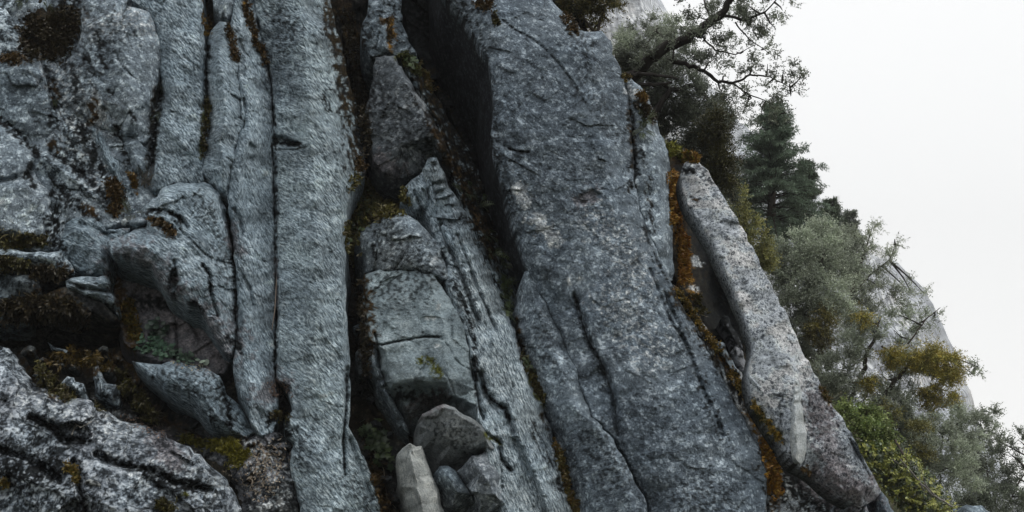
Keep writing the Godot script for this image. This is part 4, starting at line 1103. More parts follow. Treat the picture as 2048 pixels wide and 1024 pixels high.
	rock("boulder", "small wedge-shaped boulder on the bottom edge between the pillar stone and the square boulder", "lichen",
		[872, 950, 20, 882, 936, 28, 896, 934, 32, 910, 944, 34, 926, 966, 34, 942, 990, 30, 946, 1002, 24, 926, 1012, 16, 902, 1024, 10, 900, 1060, 0, 880, 1060, 0, 882, 1000, 12], [[895, 950, 46, 915, 985, 46, 905, 1010, 30]], {"corner": 0.03, "tint": Color(0.40, 0.43, 0.44), "tint2": DEEP, "roll": 4.0, "rollh": 3.0, "smooth": 0, "facet": 2.5, "grow": 1.5, "category": "boulder"})
	rock("stone", "pale freshly broken pillar stone leaning upright at the bottom edge", "plain",
		[792, 908, 20, 803, 897, 34, 820, 885, 50, 832, 892, 46, 841, 893, 44, 852, 912, 34, 864, 950, 28, 890, 1024, 20, 915, 1110, 18, 842, 1110, 0, 828, 1050, 2, 812, 1000, 6, 800, 945, 12], [[820, 888, 60, 823, 930, 68, 836, 990, 70, 848, 1040, 70, 862, 1095, 68], [841, 897, 52, 856, 950, 46, 880, 1020, 42, 902, 1095, 38]], {"corner": 0.03, "tint": Color(0.62, 0.61, 0.58), "tint2": Color(0.72, 0.71, 0.68), "roll": 2.0, "rollh": 1.0, "smooth": 0, "lump": 1.0, "facet": 2.5, "category": "stone", "grooves": [[2, 7, 820, 892, 824, 908], [2, 6, 820, 940, 826, 985, 838, 1010]]})
	rock("rock", "tapering ridged slab left of the long hairline crack", "lichen",
		[1034, 622, 4, 1036, 598, 8, 1042, 565, 14, 1050, 547, 20, 1058, 540, 24, 1066, 552, 26, 1078, 582, 28, 1098, 622, 30, 1112, 652, 30, 1128, 684, 32, 1148, 734, 34, 1162, 782, 36, 1182, 830, 40, 1203, 856, 44, 1228, 882, 46, 1248, 922, 46, 1268, 962, 44, 1293, 1012, 44, 1326, 1110, 44, 1172, 1110, -2, 1146, 1000, -2, 1126, 940, -2, 1110, 890, 0, 1095, 842, 0, 1078, 800, 2, 1063, 750, 2, 1047, 702, 2, 1038, 680, 4, 1034, 642, 4],
		[[1056, 556, 30, 1070, 600, 36, 1092, 660, 38, 1115, 730, 42, 1137, 790, 46, 1152, 816, 49, 1187, 848, 54, 1214, 886, 56, 1240, 940, 56, 1265, 1010, 54, 1300, 1090, 54], [1050, 600, 18, 1062, 660, 22, 1092, 760, 26, 1122, 840, 30, 1162, 940, 34, 1200, 1050, 34]],
		{"cracks": 0, "grow": 1.0, "tint": Color(0.375, 0.43, 0.48), "tint2": GREY, "lean": 24.0, "flute": 1.5, "stretch": 5.0, "smooth": 2, "roll": 3.5, "rollh": 2.0})

func make_right_rocks() -> void:
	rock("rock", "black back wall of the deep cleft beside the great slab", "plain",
		[790, -80, -70, 900, -80, -90, 985, -60, -90, 1010, 200, -90, 1016, 400, -70, 1066, 545, -40, 1040, 572, -40, 1000, 470, -70, 935, 300, -80, 860, 150, -75, 812, 70, -60], [[850, 60, -95, 900, 180, -105, 960, 330, -105, 1010, 470, -70]], {"tint": Color(0.045, 0.048, 0.052), "tint2": Color(0.075, 0.072, 0.078), "lump": 8.0, "facet": 14.0, "grooves": [[4, 12, 900, 60, 930, 150, 960, 260], [4, 12, 860, 70, 890, 70, 900, 60]]})  # tint kept near black to carry the deep shade of the cleft
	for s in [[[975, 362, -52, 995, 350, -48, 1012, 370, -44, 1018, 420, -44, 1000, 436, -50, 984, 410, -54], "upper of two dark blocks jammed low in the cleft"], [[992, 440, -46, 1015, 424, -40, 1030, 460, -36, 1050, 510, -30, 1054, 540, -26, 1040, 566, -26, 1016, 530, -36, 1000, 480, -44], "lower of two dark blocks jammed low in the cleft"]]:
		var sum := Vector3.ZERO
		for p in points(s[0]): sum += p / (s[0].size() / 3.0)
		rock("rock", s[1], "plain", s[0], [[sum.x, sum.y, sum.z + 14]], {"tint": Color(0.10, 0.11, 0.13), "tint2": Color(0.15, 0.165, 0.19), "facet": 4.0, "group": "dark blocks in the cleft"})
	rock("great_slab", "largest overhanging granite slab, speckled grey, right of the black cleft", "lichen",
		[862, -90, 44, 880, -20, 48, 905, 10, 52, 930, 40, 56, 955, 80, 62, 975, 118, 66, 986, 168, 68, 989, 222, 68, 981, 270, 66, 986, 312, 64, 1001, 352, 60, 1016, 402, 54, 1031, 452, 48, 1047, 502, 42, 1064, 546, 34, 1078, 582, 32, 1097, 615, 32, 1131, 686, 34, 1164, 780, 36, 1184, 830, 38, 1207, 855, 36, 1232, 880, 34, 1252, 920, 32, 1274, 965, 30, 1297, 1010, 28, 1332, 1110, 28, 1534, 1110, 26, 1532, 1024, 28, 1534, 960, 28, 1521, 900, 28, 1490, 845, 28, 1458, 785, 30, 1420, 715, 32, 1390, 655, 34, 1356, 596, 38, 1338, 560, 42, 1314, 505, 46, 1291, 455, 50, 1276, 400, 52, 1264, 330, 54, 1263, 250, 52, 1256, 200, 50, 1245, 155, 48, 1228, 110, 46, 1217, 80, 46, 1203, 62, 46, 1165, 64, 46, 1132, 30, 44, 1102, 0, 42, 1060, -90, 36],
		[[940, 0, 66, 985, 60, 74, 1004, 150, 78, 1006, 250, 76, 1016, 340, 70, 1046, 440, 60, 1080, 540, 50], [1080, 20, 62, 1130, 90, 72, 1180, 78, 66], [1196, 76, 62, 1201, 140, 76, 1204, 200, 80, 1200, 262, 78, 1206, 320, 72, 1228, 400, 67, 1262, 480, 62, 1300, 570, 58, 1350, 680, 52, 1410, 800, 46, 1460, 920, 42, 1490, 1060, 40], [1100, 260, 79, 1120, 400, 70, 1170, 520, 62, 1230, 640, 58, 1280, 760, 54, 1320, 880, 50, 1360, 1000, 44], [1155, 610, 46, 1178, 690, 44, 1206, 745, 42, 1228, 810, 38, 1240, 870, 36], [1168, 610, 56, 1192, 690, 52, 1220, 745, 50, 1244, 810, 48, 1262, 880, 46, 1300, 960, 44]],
		{"grow": 1.0, "tint": Color(0.315, 0.37, 0.425), "tint2": Color(0.41, 0.465, 0.515), "lean": 22.0, "lump": 3.5, "rough": 1.3, "flute": 1.0, "stretch": 3.0, "skirt": 1.6, "roll": 4.0, "rollh": 3.0, "smooth": 2, "facet": 1.6, "cracks": 0, "sides": Color(0.045, 0.05, 0.055),  # sides coloured near black: shade of the overhang put into the colour
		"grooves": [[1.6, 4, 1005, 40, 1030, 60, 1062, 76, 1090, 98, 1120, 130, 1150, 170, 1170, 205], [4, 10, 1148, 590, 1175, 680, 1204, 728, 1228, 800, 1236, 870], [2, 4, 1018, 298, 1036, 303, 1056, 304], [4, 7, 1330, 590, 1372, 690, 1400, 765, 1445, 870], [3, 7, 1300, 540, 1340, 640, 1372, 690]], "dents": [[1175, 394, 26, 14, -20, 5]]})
	rock("rock", "pale streaked slab with hanging plants, between the great slab and the mossy recess", "lichen",
		[1247, 152, 40, 1254, 150, 42, 1266, 162, 42, 1288, 186, 40, 1302, 212, 36, 1317, 252, 32, 1328, 282, 28, 1338, 302, 24, 1342, 342, 20, 1343, 420, 18, 1345, 500, 14, 1346, 562, 12, 1338, 562, 34, 1316, 508, 40, 1293, 457, 44, 1278, 402, 46, 1266, 332, 46, 1265, 252, 44, 1258, 202, 42],
		[[1262, 172, 48, 1290, 230, 52, 1312, 300, 50, 1322, 400, 44, 1330, 500, 36], [1280, 210, 50, 1280, 320, 50, 1295, 420, 46, 1320, 500, 40]], {"widest": 12.5, "grow": 1.0, "roll": 4.0, "rollh": 2.0, "smooth": 1, "tint": PALE, "tint2": GREY, "lean": 6.0, "flute": 1.0, "stretch": 6.0})
	rock("rock", "rust and black mossy back wall of the recess behind the leaning slab", "lichen",  # rust is moss; the black and dark tint include painted shade
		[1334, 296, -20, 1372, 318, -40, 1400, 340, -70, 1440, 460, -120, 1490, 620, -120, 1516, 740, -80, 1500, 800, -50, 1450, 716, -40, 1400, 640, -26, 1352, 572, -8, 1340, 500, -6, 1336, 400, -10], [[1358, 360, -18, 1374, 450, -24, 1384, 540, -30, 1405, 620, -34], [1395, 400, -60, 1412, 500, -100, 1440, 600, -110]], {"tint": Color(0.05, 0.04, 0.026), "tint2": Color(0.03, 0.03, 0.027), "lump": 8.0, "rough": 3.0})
	rock("rock", "moss-striped seam of pale and rust rock running down under the leaning slab", "lichen",
		[1344, 566, 2, 1354, 572, -4, 1378, 604, -8, 1410, 650, -12, 1450, 708, -14, 1482, 750, -14, 1510, 800, -16, 1550, 865, -18, 1590, 925, -20, 1650, 980, -20, 1730, 1020, -20, 1830, 1110, -10, 1536, 1110, 12, 1536, 960, 12, 1523, 900, 10, 1492, 845, 8, 1460, 785, 6, 1422, 715, 4, 1392, 655, 2, 1358, 596, 2],
		[[1365, 590, 8, 1410, 668, 4, 1460, 752, 2, 1515, 845, 2, 1560, 930, 6, 1580, 1050, 10], [1620, 990, -4, 1680, 1030, -2]], {"tint": PALE, "tint2": Color(0.8, 0.8, 0.78), "lean": 30.0, "flute": 2.0, "stretch": 9.0, "smooth": 1})
	var g := "pale stones wedged in the recess"
	rock("stone", "upper pale stone wedged in the recess behind the leaning slab", "plain",
		[1441, 642, -30, 1448, 632, -26, 1457, 634, -24, 1472, 664, -26, 1486, 694, -28, 1478, 706, -32, 1462, 692, -34, 1450, 668, -34], [[1454, 655, -14, 1470, 685, -16]], {"tint": Color(0.36, 0.35, 0.38), "skirt": 0.4, "group": g, "category": "stone", "roll": 6.0, "facet": 3.0})
	rock("stone", "lower long pale stone wedged in the recess behind the leaning slab", "plain",
		[1456, 706, -26, 1470, 692, -20, 1482, 704, -20, 1496, 730, -22, 1504, 764, -24, 1500, 790, -26, 1486, 782, -28, 1474, 748, -28], [[1474, 712, -8, 1490, 750, -10]], {"tint": Color(0.40, 0.39, 0.41), "skirt": 0.4, "group": g, "category": "stone", "roll": 6.0, "facet": 3.0})
	rock("stone", "thin white stone at the left side of the recess floor", "plain",
		[1426, 694, -4, 1436, 682, 0, 1446, 686, 0, 1462, 716, 0, 1478, 750, -4, 1482, 770, -8, 1468, 762, -8, 1446, 730, -6], [[1442, 700, 12, 1462, 738, 10]], {"tint": PALE, "skirt": 0.4, "group": g, "category": "stone", "roll": 6.0})
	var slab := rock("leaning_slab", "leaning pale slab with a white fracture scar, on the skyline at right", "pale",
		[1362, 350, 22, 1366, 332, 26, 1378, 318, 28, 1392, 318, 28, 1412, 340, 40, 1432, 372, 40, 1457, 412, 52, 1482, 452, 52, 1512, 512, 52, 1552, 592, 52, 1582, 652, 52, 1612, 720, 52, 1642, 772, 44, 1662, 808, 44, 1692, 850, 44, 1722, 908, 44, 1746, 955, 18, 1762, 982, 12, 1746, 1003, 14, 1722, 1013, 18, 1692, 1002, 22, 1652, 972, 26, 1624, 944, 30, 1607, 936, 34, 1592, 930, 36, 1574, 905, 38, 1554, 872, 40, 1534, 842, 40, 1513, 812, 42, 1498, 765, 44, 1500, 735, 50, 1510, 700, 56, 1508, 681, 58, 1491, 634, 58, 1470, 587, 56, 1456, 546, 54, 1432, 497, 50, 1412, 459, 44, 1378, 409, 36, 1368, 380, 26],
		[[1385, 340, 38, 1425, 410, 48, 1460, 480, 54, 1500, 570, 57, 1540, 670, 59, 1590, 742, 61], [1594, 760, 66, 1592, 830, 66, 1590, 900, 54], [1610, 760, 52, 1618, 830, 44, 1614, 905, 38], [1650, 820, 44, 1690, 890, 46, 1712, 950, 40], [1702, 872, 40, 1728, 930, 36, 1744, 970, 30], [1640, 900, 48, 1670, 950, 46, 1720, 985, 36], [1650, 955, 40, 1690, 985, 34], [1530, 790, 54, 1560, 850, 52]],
		{"widest": 11.5, "sides": Color(0.09, 0.10, 0.098), "tint": Color(0.76, 0.825, 0.89), "tint2": Color(0.86, 0.915, 0.97), "lean": 24.0, "lump": 2.0, "rough": 1.1, "skirt": 0.24, "roll": 2.0, "rollh": 1.0, "calm": 0.5, "cracks": 0, "smooth": 1, "facet": 1.5, "grow": 1.0, "grooves": [[2, 6, 1562, 830, 1560, 870], [2.5, 6, 1700, 880, 1722, 920, 1742, 960], [2, 5, 1606, 830, 1612, 880, 1605, 930]]})  # sides far darker than the lit front: their shade is painted in
	var scar := rock("fracture_face", "white freshly broken face on the leaning slab", "plain",
		[1591, 742, 60, 1598, 756, 62, 1605, 800, 57, 1611, 850, 50, 1614, 895, 42, 1609, 922, 40, 1601, 930, 44, 1592, 916, 58, 1588, 870, 66, 1587, 810, 68, 1589, 770, 66], [[1593, 765, 71, 1592, 800, 72, 1592, 850, 70, 1595, 900, 62]],
		{"tint": Color(0.78, 0.775, 0.76), "tint2": Color(0.88, 0.87, 0.85), "stain_or_shade": 0.0, "roll": 2.0, "rollh": 0.5, "skirt": 0.12, "lump": 0.4, "rough": 0.5, "facet": 0.4, "cracks": 0, "jag": 1.6, "smooth": 1, "pit": 0.0, "category": ""})
	scar.name = "fracture_face"
	scar.reparent(slab)
	rock("rock", "bluish corner of rock poking out below the leaning slab on the bottom edge", "lichen",
		[1744, 1004, 2, 1762, 982, 6, 1778, 1000, 8, 1796, 1040, 8, 1815, 1110, 8, 1764, 1110, 0, 1750, 1060, 0], [[1766, 1000, 20, 1782, 1050, 20]], {"tint": DEEP, "tint2": GREY, "roll": 8.0, "rollh": 6.0})
	for s in [[1690, 1004, 1706, 1000, 1722, 1030, 1730, 1060, 1712, 1060, "left of two white stone flakes below the leaning slab"], [1724, 1016, 1734, 1012, 1746, 1040, 1752, 1070, 1738, 1070, "right of two white stone flakes below the leaning slab"]]:
		rock("stone", s[10], "plain", [s[0], s[1], 10, s[2], s[3], 12, s[4], s[5], 12, s[6], s[7], 10, s[8], s[9], 8], [[(s[0] + s[4]) * 0.5, (s[1] + s[5]) * 0.5 + 6, 18]], {"tint": PALE, "roll": 5.0, "rollh": 4.0, "skirt": 0.4, "category": "stone"})

# ---------------------------------------------------------------- plants
class Batch:
	var v := PackedVector3Array()
	var n := PackedVector3Array()
	var c := PackedColorArray()
	var i := PackedInt32Array()

	func tri(a: Vector3, b: Vector3, d: Vector3, col: Color) -> void:
		var f := (d - a).cross(b - a).normalized()
		var k := v.size()
		v.append_array([a, b, d])
		n.append_array([f, f, f])
		c.append_array([col, col, col])
		i.append_array([k, k + 1, k + 2])

	func leaf(p: Vector3, way: Vector3, up: Vector3, l: float, w: float, col: Color) -> void:      # a pointed leaf, folded a little along its middle
		var side := way.cross(up).normalized() * (w * 0.5)
		var lift := side.cross(way).normalized()
		var k := v.size()
		var m := p + way * (l * 0.45)
		var tip := p + way * l - lift * (l * 0.12)
		v.append_array([p, m + side + lift * (w * 0.16), tip, m - side + lift * (w * 0.16)])
		n.append_array([lift, (lift - side * (0.4 / maxf(w, 0.001))).normalized(), lift, (lift + side * (0.4 / maxf(w, 0.001))).normalized()])
		c.append_array([col, col, col, col])
		i.append_array([k, k + 2, k + 1, k, k + 3, k + 2])

	func disc(p: Vector3, up: Vector3, r: float, col: Color, lobes := 0) -> void:      # a round or lobed leaf
		var a := up.cross(Vector3(0.31, 0.5, 0.81)).normalized()
		var b := up.cross(a)
		var k := v.size()
		var many := 7 if lobes == 0 else lobes * 2
		v.append(p - up * r * 0.15)
		n.append(up)
		c.append(col)
		for j in many:
			var t := TAU * j / many
			var rr := r if lobes == 0 or j % 2 == 0 else r * 0.5
			v.append(p + (a * cos(t) + b * sin(t)) * rr)
			n.append((up + (a * cos(t) + b * sin(t)) * 0.3).normalized())
			c.append(col)
			i.append_array([k, k + 1 + (j + 1) % many, k + 1 + j])

	func tube(pts: PackedVector3Array, radii: PackedFloat32Array, sides: int, col: Color, wob := 0.0) -> void:
		var k := v.size()
		var a := Vector3.UP
		for j in pts.size():
			var d := (pts[mini(j + 1, pts.size() - 1)] - pts[maxi(j - 1, 0)]).normalized()
			a = (a - d * a.dot(d))
			a = a.normalized() if a.length() > 0.01 else d.cross(Vector3.RIGHT).normalized()
			var b := d.cross(a)
			for s in sides:
				var t := TAU * s / sides
				var o := a * cos(t) + b * sin(t)
				v.append(pts[j] + o * radii[j] * (1.0 + wob * sin(s * 2.7 + j * 1.9)))
				n.append(o)
				c.append(col * (1.0 + 0.25 * sin(s * 5.1 + j * 3.3)))
		for j in pts.size() - 1:
			for s in sides:
				var p := k + j * sides + s
				var q := k + j * sides + (s + 1) % sides
				i.append_array([p, p + sides, q, q, p + sides, q + sides])

func made(b: Batch) -> ArrayMesh:
	return arrays(b.v, b.n, b.c, b.i)

func any() -> Vector3:      # a random direction
	var z := rng.randf_range(-1.0, 1.0)
	var a := rng.randf_range(0.0, TAU)
	var r := sqrt(1.0 - z * z)
	return Vector3(r * cos(a), r * sin(a), z)

func shade_of(a: Color, b: Color, spread := 0.3) -> Color:
	var c := a.lerp(b, rng.randf())
	var k := 1.0 + rng.randf_range(-spread, spread)
	return Color(c.r * k, c.g * k, c.b * k)

func somewhere(line: Array, w: float) -> Vector2:      # a random place along a line of that half-width
	var cuts := line.size() / 2 - 1
	var p := Vector2(line[0], line[1])
	if cuts > 0:
		var total := 0.0
		for k in cuts: total += Vector2(line[k * 2], line[k * 2 + 1]).distance_to(Vector2(line[k * 2 + 2], line[k * 2 + 3]))
		var t := rng.randf() * total
		for k in cuts:
			var a := Vector2(line[k * 2], line[k * 2 + 1])
			var b := Vector2(line[k * 2 + 2], line[k * 2 + 3])
			var l := a.distance_to(b)
			if t <= l or k == cuts - 1:
				p = a.lerp(b, clampf(t / maxf(l, 0.01), 0.0, 1.0))
				break
			t -= l
	var a := rng.randf() * TAU
	return p + Vector2(cos(a), sin(a)) * w * sqrt(rng.randf())

func moss(label: String, line: Array, w: float, many: int, long: float, c1: Color, c2: Color, group := "") -> void:
	var b := Batch.new()
	for k in many:
		var p := somewhere(line, w)
		if noise_b.get_noise_2d(p.x * 7.0, p.y * 7.0) < -0.12: continue
		var s := surf(p.x, p.y)
		var n: Vector3 = s[1]
		var thick := maxf(0.0, noise_a.get_noise_2d(p.x * 9.0, p.y * 9.0 + 31.0) + 0.25) * long * 1.8
		var col := shade_of(c1, c2, 0.2)
		for j in 5:
			var way: Vector3 = (n + any() * 0.8 + Vector3.DOWN * 0.5).normalized()
			b.leaf(s[0] - n * 0.01 + n * (thick * rng.randf()) + any() * 0.012, way, any(), long * rng.randf_range(0.5, 1.3), long * 0.42, col)
	tag(put("moss_patch", made(b), mats.moss), label, "moss", group, "stuff")

func grass(label: String, x: float, y: float, spread: float, many: int, long: float, c1: Color, c2: Color, droop := 1.0) -> void:
	var b := Batch.new()
	for k in many:
		var s := surf(x + rng.randf_range(-spread, spread), y + rng.randf_range(-spread, spread) * 0.5)
		var way: Vector3 = (s[1] * 0.8 + Vector3.UP * 0.9 + any() * 0.7).normalized()
		var p: Vector3 = s[0]
		var l := long * rng.randf_range(0.5, 1.1) / 5.0
		var side := way.cross(any()).normalized() * 0.003
		var col := shade_of(c1, c2)
		for j in 5:
			var q := p + way * l
			b.tri(p - side, p + side, q, col)
			b.tri(p + side, q + side * 0.8, q - side * 0.8, col)
			p = q
			way = (way + Vector3.DOWN * 0.42 * droop).normalized()
	tag(put("grass_tuft", made(b), mats.moss), label, "grass", "", "stuff")

func fern(label: String, x: float, y: float, fronds: int, long: float, c1: Color, c2: Color, group := "") -> void:
	var s := surf(x, y)
	var root := base("fern", s[0])
	tag(root, label, "fern", group)
	for k in fronds:
		var b := Batch.new()
		var way: Vector3 = (s[1] * 0.9 + any() * 0.9 + Vector3.UP * 0.2).normalized()
		var p := any() * 0.02
		var l := long * rng.randf_range(0.6, 1.1)
		var col := shade_of(c1, c2, 0.2)
		for j in 12:
			var q := p + way * (l / 12.0)
			var side := way.cross(s[1]).normalized()
			if side.length() < 0.1: side = Vector3.RIGHT
			var up := side.cross(way).normalized()
			b.tri(p + up * 0.002, p - side * 0.002, q, col * 0.7)
			var ll := l * 0.2 * sin(PI * (j + 1.2) / 13.5)
			b.leaf(q, (side + way * 0.35).normalized(), up, ll, ll * 0.36, shade_of(col, col, 0.15))
			b.leaf(q, (-side + way * 0.35).normalized(), up, ll, ll * 0.36, shade_of(col, col, 0.15))
			p = q
			way = (way + Vector3.DOWN * 0.14).normalized()
		put("frond", made(b), mats.moss, root)

func herbs(called: String, label: String, line: Array, w: float, many: int, size: float, c1: Color, c2: Color, lobes: int, category: String) -> void:
	var root := base(called, surf(line[0], line[1])[0])
	tag(root, label, category)
	var stems := Batch.new()
	var leaf_ := Batch.new()
	for k in many:
		var p := somewhere(line, w)
		var s := surf(p.x, p.y)
		var foot: Vector3 = s[0] - root.position
		var top: Vector3 = foot + (s[1] + Vector3.UP * 0.5 + any() * 0.6).normalized() * size * rng.randf_range(0.8, 2.4)
		stems.tube(PackedVector3Array([foot, (foot + top) * 0.5 + any() * 0.005, top]), PackedFloat32Array([0.002, 0.002, 0.0015]), 3, c1 * 0.6)
		leaf_.disc(top, (s[1] * 0.8 + Vector3.UP * 0.6 + Vector3(0, -0.3, 0.4) + any() * 0.5).normalized(), size * rng.randf_range(0.6, 1.15), shade_of(c1, c2, 0.25), lobes)
	tag(put("stems", made(stems), mats.moss, root), "", "", "", "stuff")
	tag(put("leaves", made(leaf_), mats.moss, root), "", "", "", "stuff")

func litter(label: String, line: Array, w: float, many: int, size: float, c1: Color, c2: Color) -> void:
	var b := Batch.new()
	for k in many:
		var p := somewhere(line, w)
		var s := surf(p.x, p.y)
		var n: Vector3 = (s[1] + any() * 0.5).normalized()
		b.leaf(s[0] + s[1] * 0.008, n.cross(any()).normalized(), n, size * rng.randf_range(0.5, 1.2), size * 0.45, shade_of(c1, c2, 0.45))
	tag(put("leaf_litter", made(b), mats.moss), label, "leaf litter", "", "stuff")

func twig(label: String, pts: Array, r: float, col: Color, off := 0.04) -> void:
	var p := PackedVector3Array()
	var rr := PackedFloat32Array()
	for k in range(0, pts.size(), 2):
		var s := surf(pts[k], pts[k + 1])
		p.append(s[0] + s[1] * off)
		rr.append(r * (1.0 - 0.6 * k / pts.size()))
	var b := Batch.new()
	b.tube(p, rr, 5, col)
	tag(put("twig", made(b), mats.wood), label, "twig")

const OLIVE := Color(0.095, 0.088, 0.02)
const GOLD := Color(0.20, 0.125, 0.018)
const RUST := Color(0.13, 0.072, 0.016)
const BROWN := Color(0.05, 0.038, 0.015)
const UMBER := Color(0.035, 0.028, 0.016)
const LEAFY := Color(0.06, 0.085, 0.03)

func make_plants() -> void:
	moss("large brown moss cushion in the hollow at the top left corner", [60, 60, 110, 70, 135, 40, 115, 95, 60, 90], 30, 2600, 0.05, BROWN, UMBER)
	moss("thin rust moss line along the top left block", [5, 115, 40, 112], 9, 260, 0.035, RUST, BROWN)
	moss("rust-coloured moss patch at the foot of the bluish wedge rocks", [226, 370, 234, 395, 230, 420], 15, 420, 0.045, RUST, BROWN)
	moss("narrow orange moss strip in the crack right of the bluish wedge rocks", [266, 345, 272, 375], 5, 120, 0.04, RUST, GOLD)
	moss("dark green moss on the grassy ledge at the left edge", [0, 485, 50, 482, 85, 478], 13, 700, 0.045, OLIVE, BROWN)
	moss("dark green moss hanging on the upper ledge lip at the left edge", [0, 525, 50, 532], 14, 600, 0.045, OLIVE, UMBER)
	moss("black-brown moss hanging under the white ledge", [75, 545, 120, 550], 16, 500, 0.05, BROWN, UMBER)
	moss("brown moss curtain on the overhang at the left edge", [10, 625, 70, 615, 120, 620, 160, 635], 24, 1300, 0.055, UMBER, BROWN)
	moss("brown moss hollow under the dome's upper crack", [306, 436, 330, 452, 345, 464], 9, 220, 0.04, BROWN, RUST)
	moss("gold moss climbing the left side of the herb alcove", [256, 600, 262, 640, 275, 675], 12, 420, 0.045, OLIVE, GOLD)
	moss("golden-brown moss bank across the gully below the overhang", [110, 715, 160, 715, 215, 725], 13, 900, 0.05, BROWN, Color(0.14, 0.09, 0.015))
	moss("olive moss around the loaf-shaped stone", [80, 735, 105, 775, 140, 790], 13, 600, 0.045, OLIVE, BROWN)
	moss("olive moss running down the right side of the gully", [235, 740, 255, 775, 280, 805, 310, 840], 14, 800, 0.045, OLIVE, UMBER)
	moss("bright green moss cushion below the dark-bellied boulder", [430, 885, 460, 892, 485, 910, 470, 925], 15, 1300, 0.035, Color(0.22, 0.20, 0.02), Color(0.12, 0.11, 0.015))
	moss("long green moss strip leading to the bright moss cushion", [365, 872, 400, 888, 440, 890], 7, 460, 0.035, Color(0.17, 0.16, 0.02), OLIVE)
	moss("small green moss tuft in a hollow of the bottom left slab", [195, 812, 203, 814], 6, 90, 0.03, OLIVE, UMBER)
	moss("olive moss beside the flat-topped wedge stone", [135, 930, 150, 945, 152, 960], 7, 200, 0.035, GOLD, OLIVE)
	moss("olive moss on the bottom edge of the bottom left slab", [320, 1005, 345, 1015], 10, 240, 0.035, OLIVE, UMBER)
	moss("yellow moss spot at the far left of the bottom slab", [0, 960, 8, 968], 8, 120, 0.035, GOLD, OLIVE)
	moss("brown moss in the ledge notch at the foot of the tallest pillar", [550, 825, 575, 835], 8, 180, 0.035, BROWN, OLIVE)
	moss("long strip of green moss in the upper crack of the fluted columns", [412, 200, 410, 250, 405, 310], 5, 320, 0.04, OLIVE, UMBER)
	moss("orange moss at the top of the long crack between fluted columns", [410, 30, 413, 55, 416, 68], 6, 160, 0.04, RUST, GOLD)
	moss("brown moss between the two top blocks of the fluted columns", [457, 55, 465, 85, 474, 118], 6, 220, 0.04, BROWN, RUST)
	moss("rust moss strip running down the left side of the tallest pillar", [490, 0, 502, 50, 516, 90, 530, 125], 7, 460, 0.04, RUST, BROWN)
	moss("dark moss strip on the upper right edge of the tallest pillar", [695, 30, 708, 110, 722, 200, 735, 300], 10, 900, 0.045, BROWN, UMBER)
	moss("rust moss at the lower right end of the dark moss strip", [718, 318, 724, 340], 8, 140, 0.04, RUST, BROWN)
	moss("orange moss on the short block above the triangular block", [766, 40, 774, 36, 784, 80], 6, 160, 0.035, RUST, BROWN)
	moss("green moss clump on the head of the streaked flank", [806, 112, 822, 130, 836, 145], 9, 420, 0.045, Color(0.12, 0.12, 0.03), Color(0.07, 0.09, 0.03))
	moss("orange-brown moss below the clump on the streaked flank", [838, 128, 850, 150, 862, 180], 7, 260, 0.04, RUST, OLIVE)
	moss("big green and brown moss ledge between the pillar and the humped boulder", [715, 365, 745, 390, 795, 385, 800, 410, 760, 415, 715, 440], 22, 2600, 0.05, Color(0.16, 0.15, 0.035), Color(0.075, 0.055, 0.02))
	moss("lower tail of the moss ledge hanging beside the tallest pillar", [700, 445, 705, 490, 712, 525], 13, 700, 0.05, Color(0.14, 0.135, 0.03), Color(0.07, 0.055, 0.02))
	moss("yellow-green moss on the right end of the moss ledge", [780, 375, 800, 390, 802, 412], 8, 300, 0.045, Color(0.27, 0.24, 0.04), Color(0.13, 0.12, 0.03))
	moss("dark moss down the crack left of the square-cut block", [720, 560, 722, 600, 728, 660, 735, 760], 8, 420, 0.04, BROWN, UMBER)
	moss("wet brown moss streak under the hanging ivy in the lower crack", [745, 930, 760, 980, 775, 1024], 9, 420, 0.04, BROWN, RUST)
	moss("green moss line in the crack left of the tapering slab", [1040, 700, 1062, 745, 1085, 800], 7, 420, 0.04, OLIVE, BROWN)
	moss("rust and green moss line in the lower crack left of the tapering slab", [1108, 880, 1125, 930, 1140, 985, 1152, 1030], 7, 420, 0.04, OLIVE, RUST)
	moss("green moss tuft on top of the leaning slab", [1345, 292, 1362, 300, 1385, 312], 9, 620, 0.06, Color(0.32, 0.32, 0.045), Color(0.16, 0.15, 0.03))
	moss("orange grassy moss right of the green tuft on the leaning slab", [1375, 305, 1392, 318], 6, 260, 0.07, Color(0.28, 0.15, 0.04), GOLD)
	moss("orange moss sheet at the upper left of the recess", [1345, 350, 1352, 400, 1350, 440], 11, 800, 0.05, Color(0.36, 0.22, 0.03), Color(0.30, 0.13, 0.02))
	moss("orange moss column in the middle of the recess", [1362, 460, 1368, 520, 1366, 565], 9, 420, 0.05, Color(0.30, 0.13, 0.02), Color(0.36, 0.22, 0.03))
	moss("brown moss deep in the recess behind the leaning slab", [1390, 590, 1405, 625], 6, 110, 0.05, BROWN, OLIVE)
	moss("gold moss ribbon along the upper seam under the recess", [1355, 580, 1400, 650, 1440, 705], 6, 560, 0.035, Color(0.36, 0.22, 0.03), OLIVE)
	moss("gold moss ribbon along the lower seam under the leaning slab", [1460, 745, 1500, 800, 1535, 850, 1560, 880], 8, 700, 0.04, Color(0.36, 0.22, 0.03), OLIVE)
	moss("thick orange moss band at the bottom end of the seam", [1530, 880, 1545, 930, 1550, 985], 12, 1100, 0.045, Color(0.30, 0.13, 0.02), Color(0.36, 0.22, 0.03))
	moss("rust moss under the nose of the leaning slab", [1605, 935, 1620, 955], 5, 100, 0.035, RUST, BROWN)
	moss("thin orange moss edge on the skyline side of the leaning slab", [1640, 772, 1660, 805], 3, 120, 0.03, RUST, OLIVE)
	moss("orange moss tuft on the pale streaked slab", [1281, 188, 1290, 200], 7, 160, 0.045, RUST, GOLD)
